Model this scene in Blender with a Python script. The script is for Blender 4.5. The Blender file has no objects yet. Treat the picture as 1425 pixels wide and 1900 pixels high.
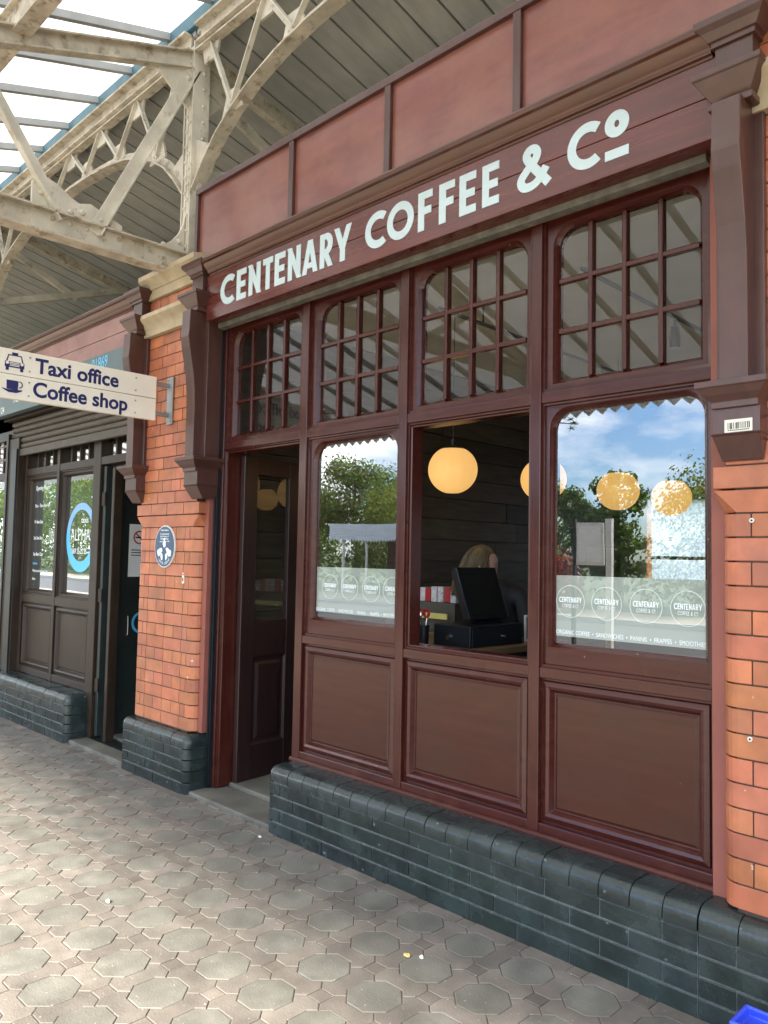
import bpy, bmesh, math, random
from mathutils import Vector, Matrix
random.seed(7)
PI = math.pi
scn = bpy.context.scene
COL = scn.collection

# ------------------------------------------------------------------ camera
CAM = Vector((1.07624, -2.64, 1.41))
yaw, pitch, roll = [math.radians(a) for a in (44.90646, 3.2651, 1.1116)]
fw = Vector((-math.sin(yaw)*math.cos(pitch), math.cos(yaw)*math.cos(pitch), math.sin(pitch)))
r0 = Vector((math.cos(yaw), math.sin(yaw), 0)); u0 = r0.cross(fw)
rt = r0*math.cos(roll) + u0*math.sin(roll); up = -r0*math.sin(roll) + u0*math.cos(roll)
cam = bpy.data.cameras.new('camera'); cam_o = bpy.data.objects.new('camera', cam); COL.objects.link(cam_o)
cam_o.matrix_world = Matrix(((rt.x, up.x, -fw.x, CAM.x), (rt.y, up.y, -fw.y, CAM.y), (rt.z, up.z, -fw.z, CAM.z), (0, 0, 0, 1)))
cam.sensor_width = 36; cam.sensor_fit = 'AUTO'; cam.lens = 36*1450/1900
cam.clip_start = 0.05; cam.clip_end = 2000
scn.camera = cam_o

# ------------------------------------------------------------------ world, sun, exposure
SUN_EL, SUN_AZ = math.radians(34.5), math.radians(164)   # azimuth of the sun measured from +Y clockwise seen from above
world = bpy.data.worlds.new('World'); scn.world = world; world.use_nodes = True
wt = world.node_tree; wt.nodes.clear()
wo = wt.nodes.new('ShaderNodeOutputWorld'); bg = wt.nodes.new('ShaderNodeBackground'); bg.inputs['Strength'].default_value = 0.10
sky = wt.nodes.new('ShaderNodeTexSky'); sky.sky_type = 'NISHITA'; sky.sun_disc = False
sky.sun_elevation = SUN_EL; sky.sun_rotation = SUN_AZ
tc = wt.nodes.new('ShaderNodeTexCoord'); mp = wt.nodes.new('ShaderNodeMapping'); mp.inputs['Scale'].default_value = (1, 1, 2.4)
mp.inputs['Location'].default_value = (0.35, 0.1, 0.0)
cn = wt.nodes.new('ShaderNodeTexNoise'); cn.inputs['Scale'].default_value = 3.2; cn.inputs['Detail'].default_value = 7; cn.inputs['Roughness'].default_value = 0.55
cr = wt.nodes.new('ShaderNodeValToRGB'); cr.color_ramp.elements[0].position = 0.46; cr.color_ramp.elements[1].position = 0.62
cm = wt.nodes.new('ShaderNodeMix'); cm.data_type = 'RGBA'; cm.inputs['B'].default_value = (15, 15.3, 15.6, 1)
wt.links.new(tc.outputs['Generated'], mp.inputs['Vector']); wt.links.new(mp.outputs['Vector'], cn.inputs['Vector'])
wt.links.new(cn.outputs['Fac'], cr.inputs['Fac']); wt.links.new(cr.outputs['Color'], cm.inputs['Factor'])
blu = wt.nodes.new('ShaderNodeMix'); blu.data_type = 'RGBA'; blu.blend_type = 'MULTIPLY'; blu.inputs['Factor'].default_value = 1; blu.inputs['B'].default_value = (0.70, 0.97, 1.32, 1)
wt.links.new(sky.outputs['Color'], blu.inputs['A']); wt.links.new(blu.outputs['Result'], cm.inputs['A']); wt.links.new(cm.outputs['Result'], bg.inputs['Color']); wt.links.new(bg.outputs['Background'], wo.inputs['Surface'])
sl = bpy.data.lights.new('sun', 'SUN'); sl.energy = 5.0; sl.angle = math.radians(6); sl.color = (1.0, 0.925, 0.79)
so = bpy.data.objects.new('sun', sl); COL.objects.link(so)
sdir = Vector((math.sin(SUN_AZ)*math.cos(SUN_EL), math.cos(SUN_AZ)*math.cos(SUN_EL), math.sin(SUN_EL)))
so.rotation_euler = sdir.to_track_quat('Z', 'Y').to_euler(); so.location = sdir*60
scn.view_settings.view_transform = 'Standard'; scn.view_settings.look = 'None'
scn.view_settings.exposure = 2.05; scn.view_settings.gamma = 1.0
scn.render.engine = 'CYCLES'
cy = scn.cycles
cy.use_denoising = True; cy.max_bounces = 12; cy.transparent_max_bounces = 16; cy.diffuse_bounces = 5; cy.glossy_bounces = 5
cy.sample_clamp_indirect = 6.0; cy.caustics_reflective = False; cy.caustics_refractive = False

# ------------------------------------------------------------------ materials
def mat(name, base, rough=0.5, var=0.12, nscale=6.0, bump=0.0, bscale=60.0, tint=False, coat=0.0, metallic=0.0,
        second=None, sscale=3.0, spos=(0.5, 0.6), stretch=(1, 1, 1), spec=0.5, rvar=0.0, srough=None, emit=None, estr=0.0, speck=None, trans=0.0):
    m = bpy.data.materials.new(name); m.use_nodes = True
    t = m.node_tree; N = t.nodes; L = t.links
    b = N['Principled BSDF']
    tcn = N.new('ShaderNodeTexCoord'); mpn = N.new('ShaderNodeMapping'); mpn.inputs['Scale'].default_value = stretch
    L.new(tcn.outputs['Object'], mpn.inputs['Vector'])
    ns = N.new('ShaderNodeTexNoise'); ns.inputs['Scale'].default_value = nscale; ns.inputs['Detail'].default_value = 5
    L.new(mpn.outputs['Vector'], ns.inputs['Vector'])
    mr = N.new('ShaderNodeMapRange'); mr.inputs['From Min'].default_value = 0.3; mr.inputs['From Max'].default_value = 0.7
    mr.inputs['To Min'].default_value = 1-var; mr.inputs['To Max'].default_value = 1+var
    L.new(ns.outputs['Fac'], mr.inputs['Value'])
    mul = N.new('ShaderNodeMix'); mul.data_type = 'RGBA'; mul.blend_type = 'MULTIPLY'; mul.inputs['Factor'].default_value = 1
    mul.inputs['A'].default_value = (*base, 1); L.new(mr.outputs['Result'], mul.inputs['B'])
    out = mul.outputs['Result']
    if tint:
        at = N.new('ShaderNodeAttribute'); at.attribute_name = 'tint'
        m2 = N.new('ShaderNodeMix'); m2.data_type = 'RGBA'; m2.blend_type = 'MULTIPLY'; m2.inputs['Factor'].default_value = 1
        L.new(out, m2.inputs['A']); L.new(at.outputs['Color'], m2.inputs['B']); out = m2.outputs['Result']
    if second:
        n2 = N.new('ShaderNodeTexNoise'); n2.inputs['Scale'].default_value = sscale; n2.inputs['Detail'].default_value = 8; n2.inputs['Roughness'].default_value = 0.65
        L.new(tcn.outputs['Object'], n2.inputs['Vector'])
        rp = N.new('ShaderNodeValToRGB'); rp.color_ramp.elements[0].position = spos[0]; rp.color_ramp.elements[1].position = spos[1]
        L.new(n2.outputs['Fac'], rp.inputs['Fac'])
        m3 = N.new('ShaderNodeMix'); m3.data_type = 'RGBA'; L.new(rp.outputs['Color'], m3.inputs['Factor'])
        L.new(out, m3.inputs['A']); m3.inputs['B'].default_value = (*second, 1); out = m3.outputs['Result']
        if srough is not None:
            mrr = N.new('ShaderNodeMapRange'); mrr.inputs['To Min'].default_value = rough; mrr.inputs['To Max'].default_value = srough
            L.new(rp.outputs['Color'], mrr.inputs['Value']); L.new(mrr.outputs['Result'], b.inputs['Roughness'])
    if speck:
        n4 = N.new('ShaderNodeTexNoise'); n4.inputs['Scale'].default_value = speck[1]; n4.inputs['Detail'].default_value = 2
        L.new(tcn.outputs['Object'], n4.inputs['Vector'])
        r4 = N.new('ShaderNodeValToRGB'); r4.color_ramp.elements[0].position = speck[2]; r4.color_ramp.elements[1].position = speck[2]+0.05
        L.new(n4.outputs['Fac'], r4.inputs['Fac'])
        m4 = N.new('ShaderNodeMix'); m4.data_type = 'RGBA'; L.new(r4.outputs['Color'], m4.inputs['Factor'])
        L.new(out, m4.inputs['A']); m4.inputs['B'].default_value = (*speck[0], 1); out = m4.outputs['Result']
    L.new(out, b.inputs['Base Color'])
    if not (second and srough is not None):
        b.inputs['Roughness'].default_value = rough
        if rvar:
            mq = N.new('ShaderNodeMapRange'); mq.inputs['From Min'].default_value = 0.3; mq.inputs['From Max'].default_value = 0.7
            mq.inputs['To Min'].default_value = max(0.02, rough-rvar); mq.inputs['To Max'].default_value = min(1, rough+rvar)
            L.new(ns.outputs['Fac'], mq.inputs['Value']); L.new(mq.outputs['Result'], b.inputs['Roughness'])
    b.inputs['Metallic'].default_value = metallic; b.inputs['Specular IOR Level'].default_value = spec
    b.inputs['Coat Weight'].default_value = coat; b.inputs['Coat Roughness'].default_value = 0.15
    if bump:
        nb = N.new('ShaderNodeTexNoise'); nb.inputs['Scale'].default_value = bscale; nb.inputs['Detail'].default_value = 6
        L.new(mpn.outputs['Vector'], nb.inputs['Vector'])
        bp = N.new('ShaderNodeBump'); bp.inputs['Strength'].default_value = bump; bp.inputs['Distance'].default_value = 0.004
        L.new(nb.outputs['Fac'], bp.inputs['Height']); L.new(bp.outputs['Normal'], b.inputs['Normal'])
    if emit:
        b.inputs['Emission Color'].default_value = (*emit, 1); b.inputs['Emission Strength'].default_value = estr
    if trans:
        tl = N.new('ShaderNodeBsdfTranslucent'); mxs = N.new('ShaderNodeMixShader'); mxs.inputs['Fac'].default_value = trans
        hv = N.new('ShaderNodeMix'); hv.data_type = 'RGBA'; hv.blend_type = 'MULTIPLY'; hv.inputs['Factor'].default_value = 1; hv.inputs['B'].default_value = (1.7, 1.9, 0.9, 1)
        L.new(out, hv.inputs['A']); L.new(hv.outputs['Result'], tl.inputs['Color'])
        L.new(b.outputs[0], mxs.inputs[1]); L.new(tl.outputs[0], mxs.inputs[2]); L.new(mxs.outputs[0], N['Material Output'].inputs['Surface'])
    return m

def glass_mat(name, tintc=(0.92, 0.95, 0.93), gain=2.0, rough=0.0):
    m = bpy.data.materials.new(name); m.use_nodes = True
    t = m.node_tree; N = t.nodes; L = t.links; N.clear()
    o = N.new('ShaderNodeOutputMaterial'); mx = N.new('ShaderNodeMixShader'); tr = N.new('ShaderNodeBsdfTransparent'); gl = N.new('ShaderNodeBsdfGlossy')
    fr = N.new('ShaderNodeFresnel'); ge = N.new('ShaderNodeNewGeometry'); bk = N.new('ShaderNodeMapRange'); bk.inputs['To Min'].default_value = 1.52; bk.inputs['To Max'].default_value = 1/1.52
    L.new(ge.outputs['Backfacing'], bk.inputs['Value']); L.new(bk.outputs['Result'], fr.inputs['IOR'])
    ml = N.new('ShaderNodeMath'); ml.operation = 'MULTIPLY'; ml.use_clamp = True; ml.inputs[1].default_value = gain
    tr.inputs['Color'].default_value = (*tintc, 1); gl.inputs['Roughness'].default_value = rough; gl.inputs['Color'].default_value = (1, 1, 1, 1)
    # old panes are never flat: a faint long ripple in the reflection
    tcn = N.new('ShaderNodeTexCoord'); nz = N.new('ShaderNodeTexNoise'); nz.inputs['Scale'].default_value = 2.2; nz.inputs['Detail'].default_value = 1
    bp = N.new('ShaderNodeBump'); bp.inputs['Strength'].default_value = 0.10; bp.inputs['Distance'].default_value = 0.006
    L.new(tcn.outputs['Object'], nz.inputs['Vector']); L.new(nz.outputs['Fac'], bp.inputs['Height']); L.new(bp.outputs['Normal'], gl.inputs['Normal'])
    L.new(fr.outputs['Fac'], ml.inputs[0]); L.new(ml.outputs[0], mx.inputs['Fac']); L.new(tr.outputs[0], mx.inputs[1]); L.new(gl.outputs[0], mx.inputs[2]); L.new(mx.outputs[0], o.inputs['Surface'])
    return m

def translucent_mat(name, diff, trans, ratio=0.6, clear=0.0, wave=None):
    m = bpy.data.materials.new(name); m.use_nodes = True
    t = m.node_tree; N = t.nodes; L = t.links; N.clear()
    o = N.new('ShaderNodeOutputMaterial'); mx = N.new('ShaderNodeMixShader'); d = N.new('ShaderNodeBsdfDiffuse'); tl = N.new('ShaderNodeBsdfTranslucent')
    d.inputs['Color'].default_value = (*diff, 1); tl.inputs['Color'].default_value = (*trans, 1); mx.inputs['Fac'].default_value = ratio
    L.new(d.outputs[0], mx.inputs[1]); L.new(tl.outputs[0], mx.inputs[2]); last = mx
    if wave:
        tcn = N.new('ShaderNodeTexCoord'); nz = N.new('ShaderNodeTexNoise'); nz.inputs['Scale'].default_value = wave; nz.inputs['Detail'].default_value = 3
        rp = N.new('ShaderNodeValToRGB'); rp.color_ramp.elements[0].position = 0.35; rp.color_ramp.elements[1].position = 0.65
        rp.color_ramp.elements[0].color = (0.55, 0.55, 0.55, 1)
        mu = N.new('ShaderNodeMix'); mu.data_type = 'RGBA'; mu.blend_type = 'MULTIPLY'; mu.inputs['Factor'].default_value = 1; mu.inputs['A'].default_value = (*trans, 1)
        L.new(tcn.outputs['Object'], nz.inputs['Vector']); L.new(nz.outputs['Fac'], rp.inputs['Fac']); L.new(rp.outputs['Color'], mu.inputs['B']); L.new(mu.outputs['Result'], tl.inputs['Color'])
    if clear:
        tp = N.new('ShaderNodeBsdfTransparent'); m2 = N.new('ShaderNodeMixShader'); m2.inputs['Fac'].default_value = clear
        L.new(mx.outputs[0], m2.inputs[1]); L.new(tp.outputs[0], m2.inputs[2]); last = m2
    L.new(last.outputs[0], o.inputs['Surface'])
    return m

M = {}
MAH = (0.052, 0.0110, 0.0078)
M['wood_up'] = mat('mahogany upright grain', MAH, 0.22, 0.20, 5, 0.03, 22, stretch=(9, 9, .8), coat=0.08, rvar=0.05, spec=0.35, second=(0.082, 0.028, 0.017), sscale=5, spos=(0.55, 0.85), speck=((0.16, 0.085, 0.06), 34, 0.76))
M['wood_along'] = mat('mahogany lengthwise grain', MAH, 0.22, 0.20, 5, 0.03, 22, stretch=(.8, 9, 9), coat=0.08, rvar=0.05, spec=0.35, second=(0.082, 0.028, 0.017), sscale=5, spos=(0.55, 0.85), speck=((0.16, 0.085, 0.06), 34, 0.76))
M['fascia'] = mat('fascia varnished board', (0.105, 0.025, 0.020), 0.26, 0.24, 4, 0.02, 20, stretch=(.6, 8, 8), coat=0.12, rvar=0.06)
M['frieze'] = mat('frieze faded pink brown board', (0.185, 0.064, 0.053), 0.28, 0.16, 5, 0.05, 50, stretch=(.8, 2, 4), coat=0.1, second=(0.245, 0.105, 0.076), sscale=2.6, spos=(0.42, 0.72))
M['moulding'] = mat('brown weathered moulding', (0.085, 0.030, 0.017), 0.30, 0.25, 5, 0.03, 20, stretch=(.8, 8, 8), coat=0.15)
M['bracket'] = mat('bracket brown paint', (0.070, 0.030, 0.025), 0.32, 0.15, 5, 0.02, 20, stretch=(4, 4, 1), coat=0.12, second=(0.085, 0.045, 0.037), sscale=7, spos=(0.55, 0.75))
M['doorgreen'] = mat('very dark green door paint', (0.020, 0.027, 0.026), 0.35, 0.2, 6)
M['doorwood'] = mat('very dark stained door', (0.026, 0.012, 0.011), 0.35, 0.2, 5, 0.03, 22, stretch=(9, 9, .8), coat=0.1)
M['redboard'] = mat('flat red oxide paint', (0.24, 0.075, 0.055), 0.65, 0.10, 8)
M['field'] = mat('dark brown panel field', (0.056, 0.0165, 0.0105), 0.24, 0.14, 4, 0.02, 20, stretch=(.8, 7, 7), coat=0.03, spec=0.3, second=(0.048, 0.020, 0.0125), sscale=2.2, spos=(0.45, 0.7), speck=((0.15, 0.10, 0.075), 30, 0.765))
M['shop2'] = mat('grey brown weathered woodwork', (0.028, 0.018, 0.0125), 0.40, 0.2, 6, 0.06, 30, stretch=(5, 5, 1), coat=0.0, spec=0.28, second=(0.045, 0.031, 0.022), sscale=4, spos=(0.5, 0.75))
M['shop2pink'] = mat('dusty pink fascia paint', (0.30, 0.165, 0.155), 0.5, 0.15, 4, 0.1, 50, second=(0.38, 0.24, 0.22), sscale=5, spos=(0.5, 0.75))
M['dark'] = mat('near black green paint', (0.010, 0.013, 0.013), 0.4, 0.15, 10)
M['shutter'] = mat('dusty dark metal shutter', (0.075, 0.063, 0.050), 0.55, 0.3, 14, 0.2, 50, stretch=(2, 8, 8), second=(0.05, 0.043, 0.038), sscale=6, spos=(0.5, 0.75))
M['lath'] = mat('dusty shutter bottom lath', (0.11, 0.105, 0.09), 0.7, 0.3, 18, 0.5, 60, second=(0.20, 0.19, 0.16), sscale=14, spos=(0.5, 0.75))
M['brick'] = mat('glazed orange brick', (0.41, 0.138, 0.066), 0.42, 0.20, 9, 0.15, 90, tint=True, second=(0.30, 0.105, 0.07), sscale=4, spos=(0.52, 0.80), speck=((0.72, 0.6, 0.5), 26, 0.75))
M['mortar'] = mat('dark grey mortar', (0.060, 0.042, 0.034), 0.9, 0.25, 30, 0.5, 150)
M['blue'] = mat('blue black engineering brick', (0.021, 0.030, 0.029), 0.24, 0.3, 10, 0.35, 60, tint=True, rvar=0.1, second=(0.040, 0.050, 0.050), sscale=9, spos=(0.56, 0.85), speck=((0.16, 0.18, 0.19), 30, 0.72))
M['bluemortar'] = mat('pale grey joint', (0.105, 0.12, 0.125), 0.85, 0.35, 30, 0.4, 120)
M['stone'] = mat('buff painted stone', (0.44, 0.37, 0.26), 0.75, 0.18, 8, 0.4, 60, second=(0.36, 0.31, 0.22), sscale=5, spos=(0.5, 0.75))
M['step'] = mat('worn doorstep stone', (0.135, 0.128, 0.105), 0.7, 0.25, 6, 0.4, 60, second=(0.085, 0.08, 0.07), sscale=5, spos=(0.45, 0.7))
M['iron'] = mat('flaking cream painted iron', (0.56, 0.53, 0.45), 0.65, 0.18, 7, 0.5, 45, second=(0.31, 0.26, 0.195), sscale=9, spos=(0.58, 0.68))
M['rust'] = mat('badly flaked iron underside', (0.50, 0.46, 0.38), 0.8, 0.25, 9, 0.9, 35, second=(0.27, 0.215, 0.155), sscale=13, spos=(0.53, 0.66))
M['deck'] = mat('grey roof sheeting', (0.44, 0.455, 0.44), 0.6, 0.12, 3, 0.1, 40, stretch=(6, 1, 6), second=(0.36, 0.375, 0.36), sscale=1.6, spos=(0.45, 0.7))
M['seam'] = mat('dark sheeting seam', (0.085, 0.085, 0.075), 0.7, 0.2, 6)
M['flash'] = mat('faded blue ridge trim', (0.055, 0.15, 0.20), 0.55, 0.2, 6, second=(0.10, 0.17, 0.19), sscale=6, spos=(0.5, 0.7))
M['glazing'] = translucent_mat('white translucent roof sheet', (0.85, 0.85, 0.83), (0.34, 0.345, 0.345), 0.75, 0.0)
M['gbar'] = mat('grey glazing bar', (0.34, 0.35, 0.35), 0.5, 0.1, 8)
M['white_letter'] = mat('pale blue white sign paint', (0.50, 0.63, 0.69), 0.45, 0.05, 10)
M['sign'] = mat('cream enamel sign board', (0.78, 0.74, 0.66), 0.35, 0.05, 6, second=(0.70, 0.65, 0.56), sscale=5, spos=(0.55, 0.9))
M['navy'] = mat('navy sign print', (0.012, 0.014, 0.10), 0.4, 0.0)
M['steel'] = mat('galvanised steel', (0.30, 0.32, 0.33), 0.45, 0.12, 12, metallic=0.6)
M['brass'] = mat('worn brass hinge', (0.62, 0.50, 0.30), 0.35, 0.2, 20, metallic=0.9)
M['zinc'] = mat('dull zinc hinge', (0.30, 0.33, 0.31), 0.45, 0.2, 20, metallic=0.7)
M['glass'] = glass_mat('window glass', gain=4.2)
M['film'] = translucent_mat('frosted window film', (0.62, 0.66, 0.63), (0.5, 0.54, 0.52), 0.2, 0.03)
M['glass_old'] = glass_mat('transom glass', gain=1.0)
M['glass_door'] = glass_mat('door glass', gain=1.6)
M['filmprint'] = mat('white vinyl print', (0.85, 0.92, 0.93), 0.5, 0.0)
M['frost'] = translucent_mat('obscured window glass', (0.6, 0.62, 0.6), (0.92, 0.95, 0.94), 0.85, 0.0, wave=55)
M['frostred'] = translucent_mat('orange pane tint for lit brick', (0.5, 0.2, 0.1), (0.85, 0.34, 0.16), 0.85, 0.0, wave=55)
M['ceil'] = mat('cream ceiling paint', (0.62, 0.60, 0.52), 0.8, 0.05, 3)
M['plank'] = mat('dark reclaimed plank', (0.060, 0.045, 0.032), 0.6, 0.35, 4, 0.2, 30, stretch=(8, 1, 8), tint=True)
M['intwall'] = mat('dim interior plaster', (0.10, 0.09, 0.075), 0.8, 0.1, 3)
M['floor'] = mat('slate grey floor tile', (0.045, 0.055, 0.075), 0.4, 0.2, 4)
M['globe'] = mat('glowing amber lamp shade', (0.55, 0.36, 0.14), 0.4, 0.05, 4, emit=(1.0, 0.55, 0.17), estr=0.20, stretch=(1, 1, 1))
M['black'] = mat('black plastic', (0.008, 0.010, 0.014), 0.35, 0.1, 20)
M['screen'] = mat('dark glossy screen', (0.010, 0.012, 0.012), 0.08, 0.0)
M['chrome'] = mat('bright metal', (0.7, 0.7, 0.7), 0.2, 0.0, metallic=1.0)
M['counter'] = mat('oak counter', (0.20, 0.12, 0.065), 0.4, 0.25, 6, stretch=(10, 1, 10))
M['paper'] = mat('white paper', (0.78, 0.80, 0.80), 0.7, 0.03)
M['red'] = mat('red plastic', (0.45, 0.02, 0.03), 0.4, 0.05)
M['pinkpack'] = mat('printed packet', (0.62, 0.60, 0.62), 0.5, 0.25, 40, second=(0.5, 0.08, 0.1), sscale=22, spos=(0.6, 0.63))
M['yellow'] = mat('yellow label', (0.75, 0.65, 0.20), 0.6, 0.1)
M['skin'] = mat('skin', (0.52, 0.30, 0.22), 0.5, 0.05)
M['hair'] = mat('blonde hair', (0.15, 0.105, 0.058), 0.42, 0.3, 8, tint=True)
M['shirt'] = mat('black shirt', (0.02, 0.02, 0.024), 0.8, 0.1)
M['eye'] = mat('eye white', (0.7, 0.68, 0.65), 0.3, 0.0)
M['lips'] = mat('lips', (0.42, 0.15, 0.13), 0.5, 0.0)
M['plaque'] = mat('dark blue enamel', (0.045, 0.085, 0.16), 0.35, 0.05)
M['signbox'] = mat('slate blue sign box', (0.085, 0.135, 0.155), 0.4, 0.08, 4)
M['cyan'] = mat('light blue vinyl', (0.10, 0.50, 0.85), 0.4, 0.0)
M['cyanpale'] = mat('pale blue vinyl', (0.22, 0.45, 0.78), 0.4, 0.0)
M['paver'] = mat('concrete paver', (0.154, 0.146, 0.133), 0.68, 0.22, 9, 0.42, 130, tint=True, second=(0.092, 0.084, 0.072), sscale=2.0, spos=(0.48, 0.80), speck=((0.36, 0.33, 0.29), 75, 0.70), rvar=0.1)
M['joint'] = mat('sandy joint', (0.095, 0.080, 0.066), 0.95, 0.35, 20, 0.5, 100)
M['asphalt'] = mat('asphalt', (0.075, 0.078, 0.08), 0.85, 0.15, 5, 0.3, 80)
M['kerb'] = mat('kerb concrete', (0.42, 0.41, 0.38), 0.8, 0.1, 8)
M['beige'] = mat('sandy footway', (0.36, 0.30, 0.22), 0.85, 0.15, 4)
M['grass'] = mat('rough grass', (0.06, 0.09, 0.03), 0.9, 0.4, 3)
M['leaf'] = mat('tree leaves', (0.10, 0.14, 0.04), 0.5, 0.2, 2, tint=True, trans=0.45)
M['bark'] = mat('bark', (0.10, 0.08, 0.06), 0.9, 0.3, 12, 0.6, 30)
M['whitepost'] = mat('off white paint', (0.68, 0.68, 0.65), 0.5, 0.05)
M['shelterroof'] = mat('grey blue painted boards', (0.60, 0.66, 0.68), 0.6, 0.1, 10, stretch=(8, 1, 1))
M['shelterback'] = mat('dark brick', (0.10, 0.055, 0.045), 0.8, 0.3, 5)
M['bin'] = mat('bright blue plastic', (0.035, 0.075, 0.62), 0.3, 0.05)
M['label'] = mat('sticker white', (0.72, 0.70, 0.62), 0.5, 0.08, 20)
M['yleaf'] = mat('dry leaf', (0.62, 0.45, 0.16), 0.7, 0.1)
M['litter'] = mat('pale litter', (0.75, 0.72, 0.65), 0.7, 0.1)

# ------------------------------------------------------------------ mesh builder
class MB:
    def __init__(s): s.v = []; s.f = []; s.t = []; s.mi = []
    def add(s, vs, fs, tint=(1, 1, 1), mi=0):
        o = len(s.v); s.v += [tuple(p) for p in vs]; s.f += [tuple(i+o for i in f) for f in fs]; s.t += [tint]*len(vs); s.mi += [mi]*len(fs); return s
    def box(s, x0, x1, y0, y1, z0, z1, tint=(1, 1, 1), mi=0):
        return s.add([(x0, y0, z0), (x1, y0, z0), (x1, y1, z0), (x0, y1, z0), (x0, y0, z1), (x1, y0, z1), (x1, y1, z1), (x0, y1, z1)],
                     [(0, 3, 2, 1), (4, 5, 6, 7), (0, 1, 5, 4), (1, 2, 6, 5), (2, 3, 7, 6), (3, 0, 4, 7)], tint, mi)
    def loft(s, rings, cap0=True, cap1=True, closed=True, tint=(1, 1, 1), mi=0):
        n = len(rings[0]); vs = [p for r in rings for p in r]; fs = []
        for k in range(len(rings)-1):
            for i in range(n if closed else n-1):
                j = (i+1) % n; fs.append((k*n+i, k*n+j, (k+1)*n+j, (k+1)*n+i))
        if cap0: fs.append(tuple(range(n-1, -1, -1)))
        if cap1: fs.append(tuple((len(rings)-1)*n+i for i in range(n)))
        return s.add(vs, fs, tint, mi)
    def bar(s, a, b, w, h, side=(1, 0, 0), tint=(1, 1, 1)):
        a = Vector(a); b = Vector(b); d = (b-a).normalized(); sx = Vector(side); sx = (sx-d*sx.dot(d)).normalized(); sy = d.cross(sx)
        q = lambda c: [c+sx*w/2*i+sy*h/2*j for i, j in ((-1, -1), (1, -1), (1, 1), (-1, 1))]
        return s.loft([q(a), q(b)], tint=tint)
    def tube(s, pts, r, n=8, tint=(1, 1, 1)):
        rings = []
        for i, p in enumerate(pts):
            p = Vector(p); d = Vector(pts[min(i+1, len(pts)-1)])-Vector(pts[max(i-1, 0)]); d.normalize()
            ax = d.orthogonal().normalized() if abs(d.z) > 0.9 else d.cross(Vector((0, 0, 1))).normalized(); ay = d.cross(ax)
            rr = r[i] if isinstance(r, (list, tuple)) else r
            rings.append([p+ax*rr*math.cos(2*PI*k/n)+ay*rr*math.sin(2*PI*k/n) for k in range(n)])
        return s.loft(rings, tint=tint)
    def lathe(s, c, prof, n=24, tint=(1, 1, 1), cap=True):
        return s.loft([[(c[0]+r*math.cos(2*PI*k/n), c[1]+r*math.sin(2*PI*k/n), c[2]+z) for k in range(n)] for r, z in prof], cap, cap, tint=tint)
    def dome(s, c, nrm, r, tint=(1, 1, 1), n=8):
        nrm = Vector(nrm).normalized(); ax = nrm.orthogonal().normalized(); ay = nrm.cross(ax); c = Vector(c); rings = []
        for rr, h in ((r, 0), (r*0.9, r*0.4), (r*0.5, r*0.75)):
            rings.append([c+nrm*h+ax*rr*math.cos(2*PI*k/n)+ay*rr*math.sin(2*PI*k/n) for k in range(n)])
        return s.loft(rings, False, True, tint=tint)
    def xprofile(s, prof, x0, x1, tint=(1, 1, 1), mi=0):      # closed (y,z) outline run along X
        return s.loft([[(x0, y, z) for y, z in prof], [(x1, y, z) for y, z in prof]], tint=tint, mi=mi)
    def prism(s, outl, z0, z1, ch=0.0, tint=(1, 1, 1), mi=0):   # outline xy, counter clockwise
        if ch <= 0: return s.loft([[(x, y, z0) for x, y in outl], [(x, y, z1) for x, y in outl]], tint=tint, mi=mi)
        ins = inset(outl, ch)
        return s.loft([[(x, y, z0) for x, y in ins], [(x, y, z0+ch) for x, y in outl], [(x, y, z1-ch) for x, y in outl], [(x, y, z1) for x, y in ins]], tint=tint, mi=mi)
    def build(s, name, m, parent=None, bevel=0.0, smooth=False, label=None):
        me = bpy.data.meshes.new(name); off = wloc(parent) if parent else Vector((0, 0, 0))
        me.from_pydata([tuple(Vector(p)) for p in s.v], [], s.f)
        for mm in (m if isinstance(m, (list, tuple)) else [m]): me.materials.append(M[mm] if isinstance(mm, str) else mm)
        if any(s.mi): me.polygons.foreach_set('material_index', s.mi)
        ca = me.color_attributes.new('tint', 'FLOAT_COLOR', 'POINT')
        ca.data.foreach_set('color', [c for t in s.t for c in (*t, 1.0)])
        bm = bmesh.new(); bm.from_mesh(me); bmesh.ops.recalc_face_normals(bm, faces=bm.faces); bm.to_mesh(me); bm.free()
        o = bpy.data.objects.new(name, me); COL.objects.link(o)
        if parent: o.parent = parent; o.location = -off; WL[o.name] = Vector((0, 0, 0))
        if smooth:
            for p in me.polygons: p.use_smooth = True
            try: me.set_sharp_from_angle(angle=math.radians(40))
            except Exception: pass
        if bevel:
            b = o.modifiers.new('edge', 'BEVEL'); b.width = bevel; b.segments = 2; b.limit_method = 'ANGLE'; b.angle_limit = math.radians(40)
        if label: o['label'] = label
        return o
WL = {}
def wloc(o): return WL.get(o.name, Vector((0, 0, 0)))
def thing(name, label, cat, loc=(0, 0, 0), group=None):
    o = bpy.data.objects.new(name, None); COL.objects.link(o); o.location = loc; o.empty_display_size = 0.1
    WL[o.name] = Vector(loc); o['label'] = label; o['category'] = cat
    if group: o['group'] = group
    return o
def tag(o, label, cat, group=None, kind=None):
    o['label'] = label; o['category'] = cat
    if group: o['group'] = group
    if kind: o['kind'] = kind
    return o
def struct(o): o['kind'] = 'structure'; return o
def copy_thing(root, delta, label=None):
    r = root.copy(); COL.objects.link(r); r.location = root.location + Vector(delta)
    if label: r['label'] = label
    for ch in list(root.children):
        c = ch.copy(); COL.objects.link(c); c.parent = r
        for g in list(ch.children):
            d = g.copy(); COL.objects.link(d); d.parent = c
    return r
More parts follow.
